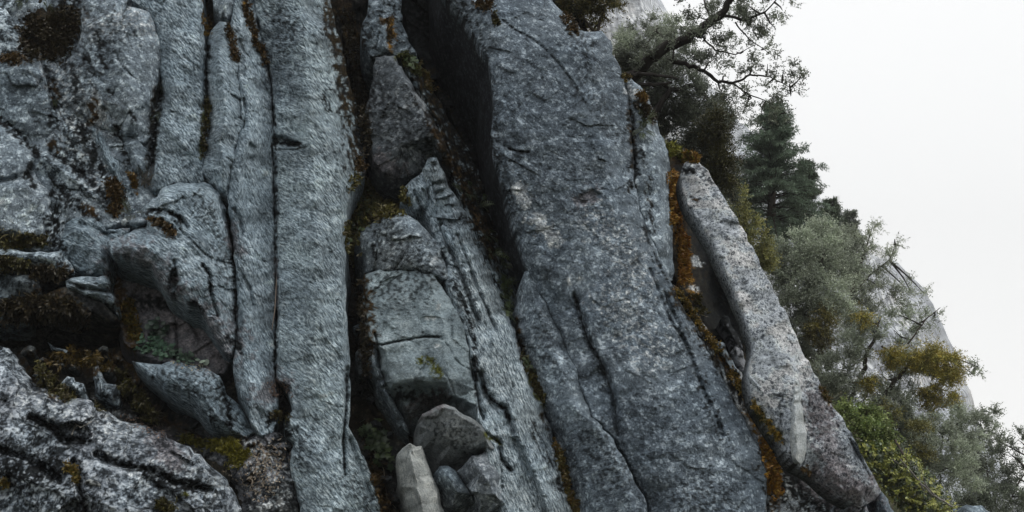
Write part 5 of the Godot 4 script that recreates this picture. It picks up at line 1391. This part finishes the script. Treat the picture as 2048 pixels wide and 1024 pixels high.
	moss("brown moss below the tuft on the pale streaked slab", [1276, 205, 1305, 235], 9, 320, 0.045, BROWN, UMBER)
	moss("yellow moss on the tip of the pale streaked slab", [1247, 152, 1256, 160], 5, 90, 0.035, GOLD, OLIVE)
	moss("dark brown moss on the brow of the great slab at the top", [955, 0, 975, 8], 12, 320, 0.045, BROWN, RUST)
	moss("brown moss spot beside the brow of the great slab", [988, 28, 995, 45], 6, 160, 0.04, BROWN, OLIVE)
	moss("brown moss on the upper right shoulder of the great slab", [1130, 30, 1145, 50, 1150, 62], 9, 260, 0.04, BROWN, RUST)

	var straw := Color(0.30, 0.25, 0.10)
	grass("drooping pale grass tuft at the top of the triangular block", 730, 122, 9, 46, 0.42, straw, Color(0.13, 0.13, 0.04))
	grass("straw grass on the ledge at the left edge", 15, 478, 16, 50, 0.30, straw, Color(0.12, 0.12, 0.05))
	grass("dry grass mixed into the moss ledge", 745, 425, 28, 90, 0.25, straw, OLIVE)
	grass("long dry stalks hanging at the left of the moss ledge", 708, 500, 8, 40, 0.35, straw, OLIVE)
	grass("green grass clump on the head of the leaning slab", 1368, 302, 12, 90, 0.16, Color(0.25, 0.24, 0.05), OLIVE)
	grass("grey dead twigs and grass left of the dome", 290, 372, 12, 60, 0.28, Color(0.18, 0.16, 0.13), Color(0.10, 0.09, 0.07), 0.5)
	var dim := Color(0.035, 0.05, 0.025)
	var g := "ferns down the crack beside the split slab"
	for s in [[935, 385, 4, 0.22, "topmost fern of the crack beside the split slab"], [960, 415, 5, 0.26, "second fern from the top in the crack beside the split slab"], [972, 470, 4, 0.2, "small fern in the middle of the crack beside the split slab"], [985, 515, 6, 0.26, "bright fern above the tapering slab's tip"], [1000, 545, 5, 0.24, "fern level with the tapering slab's tip"], [1008, 590, 6, 0.24, "fern left of the tapering slab's shoulder"], [1015, 630, 5, 0.2, "lowest fern of the crack beside the split slab"]]:
		fern(s[4], s[0], s[1], s[2], s[3], LEAFY, dim, g)
	fern("small bright fern in the crack right of the left-edge block", 116, 204, 5, 0.14, Color(0.13, 0.16, 0.07), LEAFY)
	fern("fern rooted at the top of the crack left of the smooth column", 323, 172, 6, 0.16, LEAFY, dim)
	fern("small fern half way down the crack left of the smooth column", 306, 228, 5, 0.13, LEAFY, dim)
	fern("dark fern on the hollow at the foot of the smooth column", 268, 430, 6, 0.2, dim, UMBER)
	fern("fern in the crack above the square-cut block", 722, 528, 6, 0.18, LEAFY, dim)
	fern("fern on the pale streaked slab below the orange tuft", 1288, 240, 9, 0.2, Color(0.08, 0.095, 0.03), dim)
	fern("darker fern hanging below the first on the pale streaked slab", 1284, 268, 9, 0.22, dim, LEAFY)
	fern("dark fern hanging over the very top left edge of the picture", 45, 6, 8, 0.24, dim, LEAFY)
	fern("second dark fern over the top edge, right of the first", 92, 12, 7, 0.22, dim, LEAFY)
	herbs("herb_patch", "patch of round blue-green leaves in the dark alcove", [285, 690, 310, 695, 335, 705], 18, 190, 0.022, Color(0.075, 0.15, 0.09), Color(0.04, 0.09, 0.06), 0, "plant")
	herbs("herb_patch", "thinner trail of round leaves right of the alcove patch", [330, 705, 360, 715, 385, 722], 11, 80, 0.02, Color(0.07, 0.12, 0.08), Color(0.05, 0.085, 0.06), 0, "plant")
	herbs("herb_patch", "dark leaves in the shade above the alcove patch", [305, 655, 330, 670], 16, 46, 0.03, Color(0.035, 0.06, 0.045), Color(0.025, 0.045, 0.03), 0, "plant")
	herbs("herb_patch", "three pale round leaves at the right of the alcove", [395, 728, 408, 732], 7, 5, 0.035, Color(0.28, 0.34, 0.28), Color(0.2, 0.26, 0.2), 0, "plant")
	herbs("herb_patch", "small leafy herbs mixed into the moss ledge", [710, 390, 750, 400, 735, 430, 700, 470], 18, 120, 0.026, LEAFY, dim, 0, "plant")
	herbs("herb_patch", "leafy clump on the head of the streaked flank", [812, 118, 825, 135], 10, 50, 0.03, Color(0.10, 0.15, 0.07), LEAFY, 0, "plant")
	herbs("herb_patch", "small leaves filling the crack above the tapering slab", [1006, 560, 1015, 610, 1020, 640], 9, 80, 0.024, LEAFY, dim, 0, "plant")
	herbs("herb_patch", "leafy tuft low in the crack beside the tapering slab", [1050, 720, 1062, 745], 8, 46, 0.026, LEAFY, dim, 0, "plant")
	herbs("ivy_plant", "lobed dark green leaves hanging in the dark lower crack", [738, 862, 752, 880, 762, 905, 770, 925], 20, 90, 0.05, Color(0.08, 0.115, 0.04), Color(0.035, 0.06, 0.03), 5, "plant")
	litter("dry leaf litter on the shelf at the foot of the tallest pillar", [548, 775, 570, 785], 15, 170, 0.035, Color(0.30, 0.22, 0.18), Color(0.12, 0.08, 0.06))
	litter("dead leaves strewn over the dark slope below the bright moss", [490, 905, 530, 920, 560, 900, 520, 980, 470, 940], 30, 420, 0.035, Color(0.34, 0.30, 0.24), Color(0.12, 0.08, 0.05))
	litter("dead leaves caught along the top of the bottom left slab", [245, 838, 280, 850, 330, 868], 9, 160, 0.03, Color(0.22, 0.14, 0.10), Color(0.08, 0.06, 0.05))
	litter("fallen leaves on the lip of the alcove below the herbs", [340, 725, 375, 730, 420, 738], 7, 60, 0.03, Color(0.34, 0.31, 0.2), Color(0.14, 0.1, 0.08))
	twig("pale bent twig lying on the bottom left slab", [141, 866, 150, 852, 162, 846, 176, 844], 0.006, Color(0.5, 0.47, 0.42))
	twig("thin straight twig lying above the bent one on the bottom slab", [138, 853, 150, 841], 0.004, Color(0.4, 0.37, 0.33))
	twig("pale dry stalk hanging below the ivy leaves", [752, 905, 764, 940, 772, 985, 788, 1020], 0.005, Color(0.32, 0.27, 0.2))
	twig("thin dry root hanging along the right side of the tallest pillar crack", [551, 560, 553, 620, 549, 660], 0.006, Color(0.3, 0.24, 0.2))

# ---------------------------------------------------------------- trees
func limb(b: Batch, pts: Array, depth: float, col: Color, sides := 8) -> PackedVector3Array:      # x, y, half-width in picture units, further depth, ...
	var p := PackedVector3Array()
	var r := PackedFloat32Array()
	var unit := depth * 2.0 * tan_half / 1024.0
	var n := pts.size() / 4
	for k in n - 1:
		var cuts := 5
		for j in cuts + (1 if k == n - 2 else 0):
			var t := float(j) / cuts
			var x: float = lerpf(pts[k * 4], pts[k * 4 + 4], t)
			var y: float = lerpf(pts[k * 4 + 1], pts[k * 4 + 5], t)
			var w: float = lerpf(pts[k * 4 + 2], pts[k * 4 + 6], t)
			var d: float = lerpf(pts[k * 4 + 3], pts[k * 4 + 7], t)
			x += noise_a.get_noise_2d(y * 6.0 + x * 3.0, depth * 10.0) * w * 0.8
			y += noise_a.get_noise_2d(x * 6.0, depth * 10.0 + 99.0) * w * 0.8
			p.append(far_at(x, y, depth + d))
			r.append(w * unit * 0.56)
	b.tube(p, r, sides, col, 0.12)
	return p

# blobs: x, y, radius in picture units, further depth, how many twigs, ...
func crown(b: Batch, wood: Batch, blobs: Array, depth: float, leaf_size: float, c1: Color, c2: Color, per_twig := 9, hang := 0.0, slim := 0.5, from := PackedVector3Array()) -> void:
	var unit := depth * 2.0 * tan_half / 1024.0
	for k in range(0, blobs.size(), 5):
		var middle := far_at(blobs[k], blobs[k + 1], depth + blobs[k + 3])
		var r: float = blobs[k + 2] * unit
		var tone := rng.randf_range(0.8, 1.2)
		# a branch from the nearest wood to the clump
		if from.size():
			var best := from[0]
			for p in from:
				if p.distance_squared_to(middle) < best.distance_squared_to(middle): best = p
			var bow := middle + any() * r * 0.3
			wood.tube(PackedVector3Array([best, best.lerp(bow, 0.5) + any() * r * 0.15, bow]), PackedFloat32Array([0.018 * depth / 18.0, 0.012 * depth / 18.0, 0.004 * depth / 18.0]), 5, Color(0.05, 0.045, 0.04))
		# sub-clumps make the light and dark
		var clumps := PackedVector3Array()
		for j in maxi(5, int(blobs[k + 4] / 12.0)): clumps.append(middle + any() * r * pow(rng.randf(), 0.4) * Vector3(1, 0.85, 1))
		var tones := PackedFloat32Array()
		for c in clumps: tones.append(rng.randf_range(0.62, 1.35))
		for j in int(blobs[k + 4] * 2.1):
			var which := rng.randi() % clumps.size()
			var c := clumps[which]
			var foot := c + any() * r * 0.26 * rng.randf()
			var way := ((foot - middle).normalized() * 0.7 + any() * 0.9 + Vector3.UP * (0.25 - hang)).normalized()
			var l := leaf_size * rng.randf_range(3.0, 6.0)
			var tip := foot + way * l
			wood.tri(foot + any() * leaf_size * 0.05, foot - any() * leaf_size * 0.05, tip, Color(0.06, 0.05, 0.04))
			var col := shade_of(c1, c2, 0.2) * tone * tones[which]
			for m in per_twig:
				var p := foot.lerp(tip, (m + rng.randf()) / per_twig)
				b.leaf(p, (way * 0.5 + any()).normalized(), any(), leaf_size * rng.randf_range(0.7, 1.25), leaf_size * slim * rng.randf_range(0.8, 1.2), Color(col.r, col.g, col.b) * rng.randf_range(0.8, 1.25))

func tree(called: String, label: String, category: String, depth: float, limbs: Array, blobs: Array, leaf_size: float, c1: Color, c2: Color, o := {}) -> Node3D:
	var first: Array = limbs[0]
	var root := base(called, far_at(first[0], first[1], depth + first[3]))
	tag(root, label, category, o.get("group", ""))
	var wood := Batch.new()
	var from := PackedVector3Array()
	var bark: Color = o.get("bark", Color(0.07, 0.06, 0.05))
	for l in limbs:
		var b := Batch.new()
		from.append_array(limb(b, l, depth, bark))
		for k in b.v.size(): b.v[k] -= root.position
		put("trunk" if l == first else "limb", made(b), mats.wood, root)
	var b := Batch.new()
	crown(b, wood, blobs, depth, leaf_size, c1, c2, o.get("per", 9), o.get("hang", 0.0), o.get("slim", 0.5), from)
	for k in b.v.size(): b.v[k] -= root.position
	for k in wood.v.size(): wood.v[k] -= root.position
	if wood.v.size(): tag(put("branches", made(wood), mats.wood, root), "", "", "", "stuff")
	tag(put("crown", made(b), mats.leaf, root), "", "", "", "stuff")
	for m in o.get("moss", []):
		b = Batch.new()
		crown(b, wood, m, depth - 0.3, o.get("moss_size", 0.05), o.get("moss1", Color(0.22, 0.20, 0.035)), o.get("moss2", Color(0.12, 0.12, 0.03)), 12, 0.9, 0.25)
		for k in b.v.size(): b.v[k] -= root.position
		tag(put("hanging_moss", made(b), mats.moss, root), "", "", "", "stuff")
	return root

func conifer(label: String, x: float, y0: float, y1: float, wide: float, depth: float, whorls: int, c1: Color, c2: Color, lean := 0.0, group := "", fine_ := 1.0) -> void:
	var foot := far_at(x, y0, depth)
	var top := far_at(x + lean, y1, depth)
	var root := base("conifer", foot)
	tag(root, label, "conifer", group)
	var h := top - foot
	var unit := depth * 2.0 * tan_half / 1024.0
	var t := Batch.new()
	var pts := PackedVector3Array()
	var rr := PackedFloat32Array()
	for k in 13:
		pts.append(h * (k / 12.0) + any() * unit * 1.5)
		rr.append(unit * lerpf(wide * 0.075, 0.8, k / 12.0))
	t.tube(pts, rr, 7, Color(0.11, 0.09, 0.075))
	put("trunk", made(t), mats.wood, root)
	var wood := Batch.new()
	var b := Batch.new()
	var along_ := h.normalized()
	for k in whorls:
		var s := lerpf(0.14, 0.985, pow(float(k) / whorls, 0.9))
		var reach := unit * wide * pow(1.0 - s, 0.75) * (0.75 if s < 0.2 else 1.0)
		for j in 6:
			var a := rng.randf() * TAU
			var way := (Vector3(cos(a), rng.randf_range(-0.15, 0.35) + s * 0.5, sin(a))).normalized()
			var r := reach * rng.randf_range(0.5, 1.12) + unit * 4.0
			var p := h * (s + rng.randf_range(-0.02, 0.02))
			var cuts := maxi(3, int(r / (unit * 9.0)))
			var line := PackedVector3Array([p])
			var thick := PackedFloat32Array([unit * 1.4 * (1.0 - s) + unit * 0.5])
			for m in cuts:
				p += way * (r / cuts)
				way = (way + Vector3.DOWN * 0.08 + any() * 0.14).normalized()
				line.append(p)
				thick.append(thick[0] * (1.0 - float(m + 1) / cuts) + unit * 0.25)
				if m < cuts * 0.25 and s < 0.5: continue
				# flat sprays to both sides
				for spray in int(10 * fine_):
					var side := (way.cross(Vector3.UP).normalized() * (1 if spray % 2 else -1) + way * 0.6 + any() * 0.45).normalized()
					var q := p - way * rng.randf() * (r / cuts)
					var l := unit * rng.randf_range(6.0, 13.0)
					var col := shade_of(c1, c2, 0.3)
					for f in 5:
						var at := q + side * l * (f + 0.5) / 5.0
						b.leaf(at, (side + any() * 0.9).normalized(), (Vector3.UP + any() * 0.5).normalized(), unit * rng.randf_range(4.0, 7.5), unit * 1.7, col * rng.randf_range(0.8, 1.2))
			wood.tube(line, thick, 4, Color(0.06, 0.05, 0.04))
	tag(put("branches", made(wood), mats.wood, root), "", "", "", "stuff")
	tag(put("crown", made(b), mats.leaf, root), "", "", "", "stuff")

func make_trees() -> void:
	var grey_green := Color(0.30, 0.345, 0.265)
	var pale_green := Color(0.46, 0.505, 0.40)
	var deep_green := Color(0.14, 0.17, 0.12)
	var dark_green := Color(0.075, 0.09, 0.06)
	tree("oak_tree", "leaning oak whose thin leafy limbs reach out over the sky at the top", "tree", 15.5,
		[[1225, 178, 20, 0.2, 1285, 132, 20, 0.0, 1340, 92, 19, -0.2, 1395, 62, 17, -0.3, 1440, 30, 13, -0.3, 1480, -20, 10, -0.4, 1510, -90, 7, -0.5],
		[1350, 120, 9, 0.2, 1400, 138, 7, 0.0, 1436, 163, 6, -0.2, 1466, 168, 5, -0.3, 1500, 150, 3.5, -0.3, 1540, 153, 2.2, -0.4, 1580, 175, 1.2, -0.4],
		[1440, 30, 6, -0.3, 1490, 40, 4.5, -0.4, 1530, 25, 3, -0.5, 1560, -10, 1.5, -0.5],
		[1466, 168, 3, -0.3, 1500, 190, 2.2, -0.2, 1540, 205, 1.6, -0.2, 1570, 225, 0.9, -0.2],
		[1400, 70, 4, -0.3, 1430, 100, 3, -0.5, 1470, 110, 2, -0.6, 1510, 90, 1, -0.6],
		[1470, 45, 3, -0.4, 1500, 80, 2, -0.5, 1545, 110, 0.9, -0.5]],
		[1395, 30, 48, 0, 55.8, 1440, -10, 60, 0.2, 93, 1470, 40, 46, -0.2, 68.2, 1420, 75, 40, -0.4, 49.6, 1500, 50, 36, -0.3, 49.6, 1510, 5, 44, -0.4, 49.6, 1480, 100, 40, -0.5, 37.2, 1430, 120, 36, 0, 27.28, 1450, 150, 34, -0.2, 21.08, 1500, 130, 34, -0.4, 23.56, 1535, 130, 26, -0.4, 18.6, 1570, 145, 26, -0.4, 19.84, 1590, 165, 20, -0.4, 14.88, 1540, 175, 30, -0.3, 21.08, 1500, 200, 36, -0.2, 28.52, 1550, 210, 26, -0.2, 16.12, 1470, 195, 30, 0, 22.32, 1440, 190, 26, 0, 14.88, 1360, 60, 34, 0.2, 43.4, 1540, -30, 50, -0.5, 43.4, 1330, 110, 30, 0.3, 37.2, 1300, 118, 26, -0.3, 37.2, 1360, 75, 26, -0.5, 37.2, 1420, 45, 26, -0.5, 37.2, 1400, -5, 40, -0.2, 55.8, 1560, 20, 30, -0.4, 24.8, 1545, 60, 24, -0.4, 16.12, 1525, 95, 30, -0.4, 24.8, 1600, 150, 14, -0.4, 11.16, 1575, 195, 26, -0.3, 21.08, 1520, 230, 26, -0.2, 18.6, 1560, 235, 20, -0.2, 12.4, 1480, 230, 26, 0, 18.6],
		0.028, Color(0.24, 0.27, 0.20), Color(0.12, 0.14, 0.105), {"bark": Color(0.035, 0.03, 0.027), "slim": 0.55, "per": 10})
	tree("oak_tree", "dense dark oak hanging behind the pale streaked slab, left of the conifer", "tree", 16.8,
		[[1300, 230, 12, 0.0, 1340, 180, 11, 0.0, 1390, 170, 9, 0.0, 1430, 220, 5, 0.0], [1240, 150, 6, -1.6, 1290, 148, 6, -1.6, 1330, 152, 5, -1.6, 1355, 156, 4, -1.6], [1260, 168, 7, -1.5, 1310, 170, 6, -1.5, 1345, 164, 3, -1.5]],
		[1255, 105, 30, 0.4, 130, 1290, 110, 40, 0.5, 200, 1275, 150, 40, 0.6, 220, 1320, 150, 46, 0.2, 240, 1370, 130, 42, 0.5, 220, 1300, 195, 46, 0.4, 240, 1355, 190, 54, 0.2, 280, 1405, 200, 46, 0.0, 260, 1330, 235, 40, 0.6, 200, 1380, 250, 52, 0.2, 280, 1425, 250, 40, -0.2, 240, 1400, 300, 46, 0.0, 260, 1435, 300, 34, -0.2, 180, 1445, 350, 30, -0.2, 160, 1375, 290, 34, 0.6, 160, 1418, 350, 34, 0.3, 160, 1450, 395, 26, 0.0, 110, 1440, 430, 22, 0.2, 80],
		0.034, Color(0.175, 0.20, 0.15), Color(0.08, 0.095, 0.07), {"bark": Color(0.05, 0.045, 0.042), "per": 10,
		"moss": [[1440, 235, 24, -0.3, 110, 1425, 265, 24, -0.3, 90], [1440, 310, 24, -0.3, 130, 1448, 350, 18, -0.3, 90]], "moss_size": 0.05, "moss1": Color(0.085, 0.08, 0.018), "moss2": Color(0.045, 0.045, 0.014)})
	tree("small_tree", "small olive-crowned tree on top of the great slab at the upper edge", "tree", 14.6,
		[[1192, 72, 6, 0.0, 1200, 45, 5, 0.0, 1208, 20, 4, 0.0], [1190, 68, 5, 0.0, 1170, 40, 4, 0.0, 1150, 10, 3, 0.0]],
		[1205, 5, 34, 0.0, 240, 1175, -5, 30, 0.0, 160, 1150, 10, 28, 0.2, 150, 1130, -10, 30, 0.3, 130, 1185, 55, 18, 0.3, 60], 0.03, Color(0.209, 0.171, 0.057), Color(0.095, 0.104, 0.038), {"per": 10})
	tree("shrub", "pale grey-green shrub in front of the far dome at the top", "shrub", 19.0,
		[[1270, 150, 4, 0.0, 1290, 100, 3, 0.0, 1310, 60, 2, 0.0]],
		[1265, 85, 26, 0.0, 90, 1295, 60, 32, 0.4, 110, 1330, 55, 28, 0.6, 90, 1300, 100, 34, 0.2, 130, 1345, 90, 22, 0.4, 70, 1245, 80, 18, 0.0, 60], 0.042, pale_green, grey_green)
	conifer("broad dark conifer standing above the grey-green shrubs", 1538, 512, 205, 165, 31.0, 40, Color(0.27, 0.35, 0.26), Color(0.14, 0.19, 0.14), 10.0, "", 1.0)
	conifer("half-hidden conifer right of and behind the broad one", 1600, 500, 320, 62, 36.0, 20, Color(0.142, 0.180, 0.114), Color(0.085, 0.110, 0.076), 12.0, "smaller conifers on the slope", 1.0)
	conifer("narrow conifer against the sky above the grey-green shrubs", 1660, 560, 398, 54, 42.0, 20, Color(0.162, 0.209, 0.133), Color(0.095, 0.133, 0.085), 2.0, "smaller conifers on the slope", 0.9)
	conifer("thin pale conifer furthest right on the skyline", 1704, 580, 420, 36, 48.0, 16, Color(0.247, 0.275, 0.218), Color(0.152, 0.180, 0.142), -4.0, "smaller conifers on the slope", 0.8)
	tree("oak_tree", "big rounded grey-green oak below the conifer", "tree", 26.0,
		[[1610, 720, 7, 0.5, 1615, 640, 6, 0.3, 1630, 560, 5, 0.0, 1650, 500, 3, 0.0], [1615, 640, 5, 0.3, 1580, 590, 4, 0.0, 1565, 560, 3, 0.0]],
		[1650, 465, 36, 0.5, 240, 1615, 490, 42, 0.2, 300, 1585, 520, 40, 0.2, 280, 1640, 520, 54, 0.0, 440, 1680, 500, 36, 0.8, 240, 1560, 560, 34, 0.2, 220, 1600, 570, 52, -0.3, 400, 1655, 580, 54, -0.3, 420, 1695, 550, 36, 0.5, 220, 1580, 620, 40, 0.0, 260, 1625, 640, 50, -0.4, 360, 1560, 500, 24, 0.4, 120, 1540, 520, 24, 0.3, 110, 1665, 640, 40, 0.0, 240, 1600, 680, 40, 0.0, 220, 1640, 700, 40, -0.3, 220],
		0.05, pale_green, grey_green, {"per": 8, "moss": [[1645, 645, 24, -0.6, 170, 1640, 680, 18, -0.6, 90]], "moss1": Color(0.17, 0.145, 0.03), "moss2": Color(0.09, 0.085, 0.02), "moss_size": 0.06})
	tree("shrub", "yellow-green shrub in the gap left of the conifer's trunk", "shrub", 22.0,
		[[1505, 560, 4, 0.0, 1500, 510, 3, 0.0, 1495, 470, 2, 0.0]], [1495, 455, 24, 0.0, 120, 1515, 490, 26, 0.0, 140, 1480, 420, 20, 0.0, 80, 1530, 520, 22, 0.0, 110, 1470, 390, 18, 0.2, 60, 1505, 530, 22, 0.0, 110], 0.045, Color(0.361, 0.342, 0.114), Color(0.209, 0.228, 0.095))
	tree("oak_tree", "thin pale oak with bare crooked stems against the far dome", "tree", 30.0,
		[[1690, 640, 6, 0.3, 1705, 580, 5, 0.0, 1722, 530, 4, 0.0, 1726, 510, 4.5, 0.0, 1730, 500, 3, 0.0], [1700, 590, 4, 0.0, 1740, 550, 3, 0.0, 1780, 520, 2, 0.0, 1790, 490, 1.2, 0.0]],
		[1725, 470, 26, 0, 70, 1740, 450, 20, 0, 20, 1700, 470, 24, 0.4, 60, 1715, 500, 26, 0, 80, 1780, 510, 26, 0, 45, 1793, 480, 15, 0, 15, 1760, 540, 30, 0, 45, 1735, 570, 34, 0, 130, 1710, 610, 40, 0, 190, 1770, 590, 34, 0, 55, 1745, 630, 40, 0, 85, 1800, 570, 34, 0, 40, 1830, 590, 30, 0, 30, 1850, 585, 14, 0, 8],
		0.055, Color(0.46, 0.49, 0.38), grey_green, {"per": 7, "bark": Color(0.08, 0.06, 0.05)})
	tree("oak_tree", "mossy oak with forked grey trunks and golden hanging moss", "tree", 23.0,
		[[1688, 820, 9, 0.4, 1712, 780, 8, 0.3, 1728, 735, 8, 0.2, 1735, 700, 7, 0.0, 1750, 675, 5, 0.0, 1760, 640, 3, 0.0], [1765, 800, 8, 0.2, 1785, 768, 8, 0.0, 1808, 742, 7, 0.0, 1832, 722, 6, 0.0, 1860, 700, 4, 0.0, 1890, 705, 2, 0.0], [1762, 690, 4, 0.0, 1785, 712, 4, 0.0, 1808, 722, 4, 0.0], [1815, 690, 3, 0.0, 1850, 640, 2.2, 0.0, 1880, 615, 1.2, 0.0]],
		[1700, 690, 40, 0, 220, 1690, 740, 44, -0.3, 280, 1650, 750, 36, 0.4, 200, 1670, 790, 34, 0.2, 200, 1740, 660, 34, 0, 70, 1780, 660, 40, 0.4, 85, 1720, 640, 30, 0.3, 120, 1790, 620, 34, 0.5, 45, 1830, 640, 34, 0.5, 40, 1770, 740, 40, 0.3, 95, 1820, 680, 34, 0.4, 50, 1860, 640, 26, 0.5, 20, 1800, 790, 38, 0.4, 190, 1840, 750, 36, 0.4, 70, 1750, 790, 34, 0.2, 160, 1900, 740, 22, 0.3, 25, 1955, 735, 12, 0, 20, 1948, 750, 10, 0, 12],
		0.044, Color(0.44, 0.49, 0.39), Color(0.26, 0.30, 0.22), {"per": 8, "bark": Color(0.085, 0.07, 0.06),
		"moss": [[1860, 712, 26, 0.0, 220, 1885, 722, 26, 0.0, 240, 1840, 715, 18, 0.0, 110, 1895, 745, 18, 0.0, 110], [1858, 775, 16, 0.0, 110, 1862, 800, 12, 0.0, 70], [1778, 705, 17, 0.0, 110, 1790, 715, 13, 0.0, 70], [1735, 760, 16, 0.0, 90, 1725, 632, 9, 0.0, 50], [1905, 785, 12, 0.0, 40]], "moss1": Color(0.46, 0.36, 0.06), "moss2": Color(0.20, 0.21, 0.05), "moss_size": 0.055})
	var g := "grey-green thicket on the lower slope"
	tree("shrub", "shrub of the lower thicket left of the golden mossy oak's foot, above the ivy", "shrub", 21.0, [[1790, 940, 4, 0.0, 1795, 880, 3, 0.0, 1800, 840, 2, 0.0]],
		[1790, 820, 36, 0.0, 260, 1780, 870, 34, 0.0, 240, 1820, 860, 40, 0.0, 280, 1825, 910, 40, -0.3, 280, 1760, 830, 24, 0.0, 120], 0.04, Color(0.38, 0.425, 0.32), Color(0.114, 0.133, 0.095), {"group": g, "moss": [[1772, 825, 14, -0.3, 60], [1835, 840, 14, -0.3, 60, 1845, 900, 14, -0.3, 60]]})
	tree("shrub", "shrub in the middle of the lower thicket, under the orange hanging moss", "shrub", 25.0, [[1880, 1000, 4, 0.0, 1880, 930, 3, 0.0, 1885, 870, 2, 0.0]],
		[1870, 850, 36, 0.0, 200, 1905, 830, 30, 0.3, 140, 1880, 900, 46, -0.3, 340, 1930, 880, 36, 0.3, 170, 1860, 950, 44, -0.4, 320, 1920, 940, 46, -0.2, 320, 1940, 840, 26, 0.5, 70], 0.044, pale_green, grey_green, {"group": g})
	tree("shrub", "feathery shrub of the lower thicket standing against the sky at right", "shrub", 32.0, [[1985, 1040, 4, 0.0, 1975, 950, 3, 0.0, 1965, 880, 2, 0.0, 1960, 830, 1.2, 0.0]],
		[1960, 850, 24, 0.0, 80, 1975, 825, 16, 0.0, 36, 1950, 890, 34, 0.0, 150, 1985, 890, 24, 0.0, 60, 1975, 940, 36, 0.0, 170, 1945, 945, 30, 0.0, 140, 1985, 860, 14, 0.0, 24], 0.06, Color(0.285, 0.314, 0.247), grey_green, {"group": g})
	tree("shrub", "dark shrub in the bottom right corner of the picture", "shrub", 27.0, [[2010, 1090, 5, 0.0, 1995, 1030, 4, 0.0, 1985, 980, 3, 0.0], [2000, 1040, 3, 0.0, 2040, 960, 2.4, 0.0, 2075, 910, 1.6, 0.0]],
		[1990, 1000, 44, 0.0, 300, 2035, 1000, 40, 0.0, 260, 1960, 1010, 36, -0.3, 220, 2020, 950, 26, 0.2, 60, 2010, 905, 22, 0.2, 50, 2040, 880, 22, 0.2, 44, 2050, 930, 26, 0.2, 70, 2000, 880, 16, 0.2, 24, 2070, 980, 40, 0.2, 120, 1930, 1010, 30, 0.0, 150], 0.05, Color(0.28, 0.32, 0.24), deep_green, {"group": g})
	# near the edge of the leaning slab
	tree("ivy_bush", "yellow-green ivy bush growing at the right edge of the leaning slab", "shrub", 14.4, [[1722, 900, 3, 0.2, 1725, 860, 3, 0.0, 1735, 820, 2, 0.0]],
		[1700, 822, 15, 0.0, 60, 1728, 832, 20, 0.0, 100, 1755, 855, 18, 0.0, 80, 1728, 862, 18, -0.1, 80, 1768, 888, 16, 0.0, 70, 1745, 890, 18, 0.0, 80], 0.036, Color(0.30, 0.35, 0.13), Color(0.171, 0.247, 0.085), {"per": 6, "slim": 0.8})
	var b := Batch.new()
	for k in 11000:      # leaves and moss on the bank
		var t := rng.randf()
		var x := lerpf(1748.0, 1880.0, t) + rng.randf_range(-40.0, 56.0)
		var y := lerpf(895.0, 1050.0, t) + rng.randf_range(-20.0, 40.0)
		if x < 1700.0 + (y - 880.0) * 0.72: continue
		var p := far_at(x, y, 14.0 + rng.randf() * 0.7 + noise_a.get_noise_2d(x * 6.0, y * 6.0) * 0.5)
		var lush := noise_b.get_noise_2d(x * 4.0, y * 4.0)
		var col := shade_of(Color(0.38, 0.38, 0.075), Color(0.18, 0.22, 0.06), 0.3) if lush > -0.05 else shade_of(Color(0.09, 0.13, 0.06), Color(0.05, 0.06, 0.03), 0.3)
		b.leaf(p, (any() + Vector3(0, -0.2, 0.5)).normalized(), (Vector3(0, 0.8, 0.7) + any() * 0.6).normalized(), rng.randf_range(0.025, 0.06), rng.randf_range(0.02, 0.04), col)
	tag(put("ground_cover", made(b), mats.moss), "yellow-green moss and ivy covering the bank right of the leaning slab", "ground cover", "", "stuff")
	var dead := Color(0.30, 0.28, 0.27)
	for s in [[[1800, 918, 2, 0.0, 1832, 955, 3, 0.0, 1862, 988, 4, 0.0, 1905, 1013, 3, 0.1], "thick bleached dead branch lying on the bank"], [[1782, 920, 2.5, 0.1, 1815, 935, 2.5, 0.1, 1840, 965, 2.5, 0.0, 1858, 1000, 2, 0.0], "thinner bleached branch lying left of the thick one"], [[1842, 940, 1.5, 0.0, 1852, 970, 2, 0.0, 1868, 990, 2.5, 0.0], "short forked dead stick above the thick branch"], [[1790, 880, 4, 0.2, 1806, 905, 4, 0.1, 1815, 930, 3, 0.1], "dark stump-like dead stem at the head of the bank"]]:
		b = Batch.new()
		limb(b, s[0], 13.9, dead if s[1] != "dark stump-like dead stem at the head of the bank" else Color(0.12, 0.10, 0.09))
		tag(put("dead_branch", made(b), mats.wood), s[1], "branch", "dead branches on the bank")
	rock("boulder", "lichened boulder on the bottom edge right of the dead branches", "lichen", [1895, 1040, 0, 1905, 1019, 6, 1930, 1010, 10, 1962, 1013, 10, 1985, 1026, 6, 1995, 1060, 0, 1950, 1080, 0], [[1930, 1022, 30, 1965, 1030, 26]],
		{"plane": far_at(1940, 1020, 14.0), "normal": face_n, "tint": DEEP, "category": "boulder", "skirt": 0.6, "roll": 10.0, "rollh": 8.0})
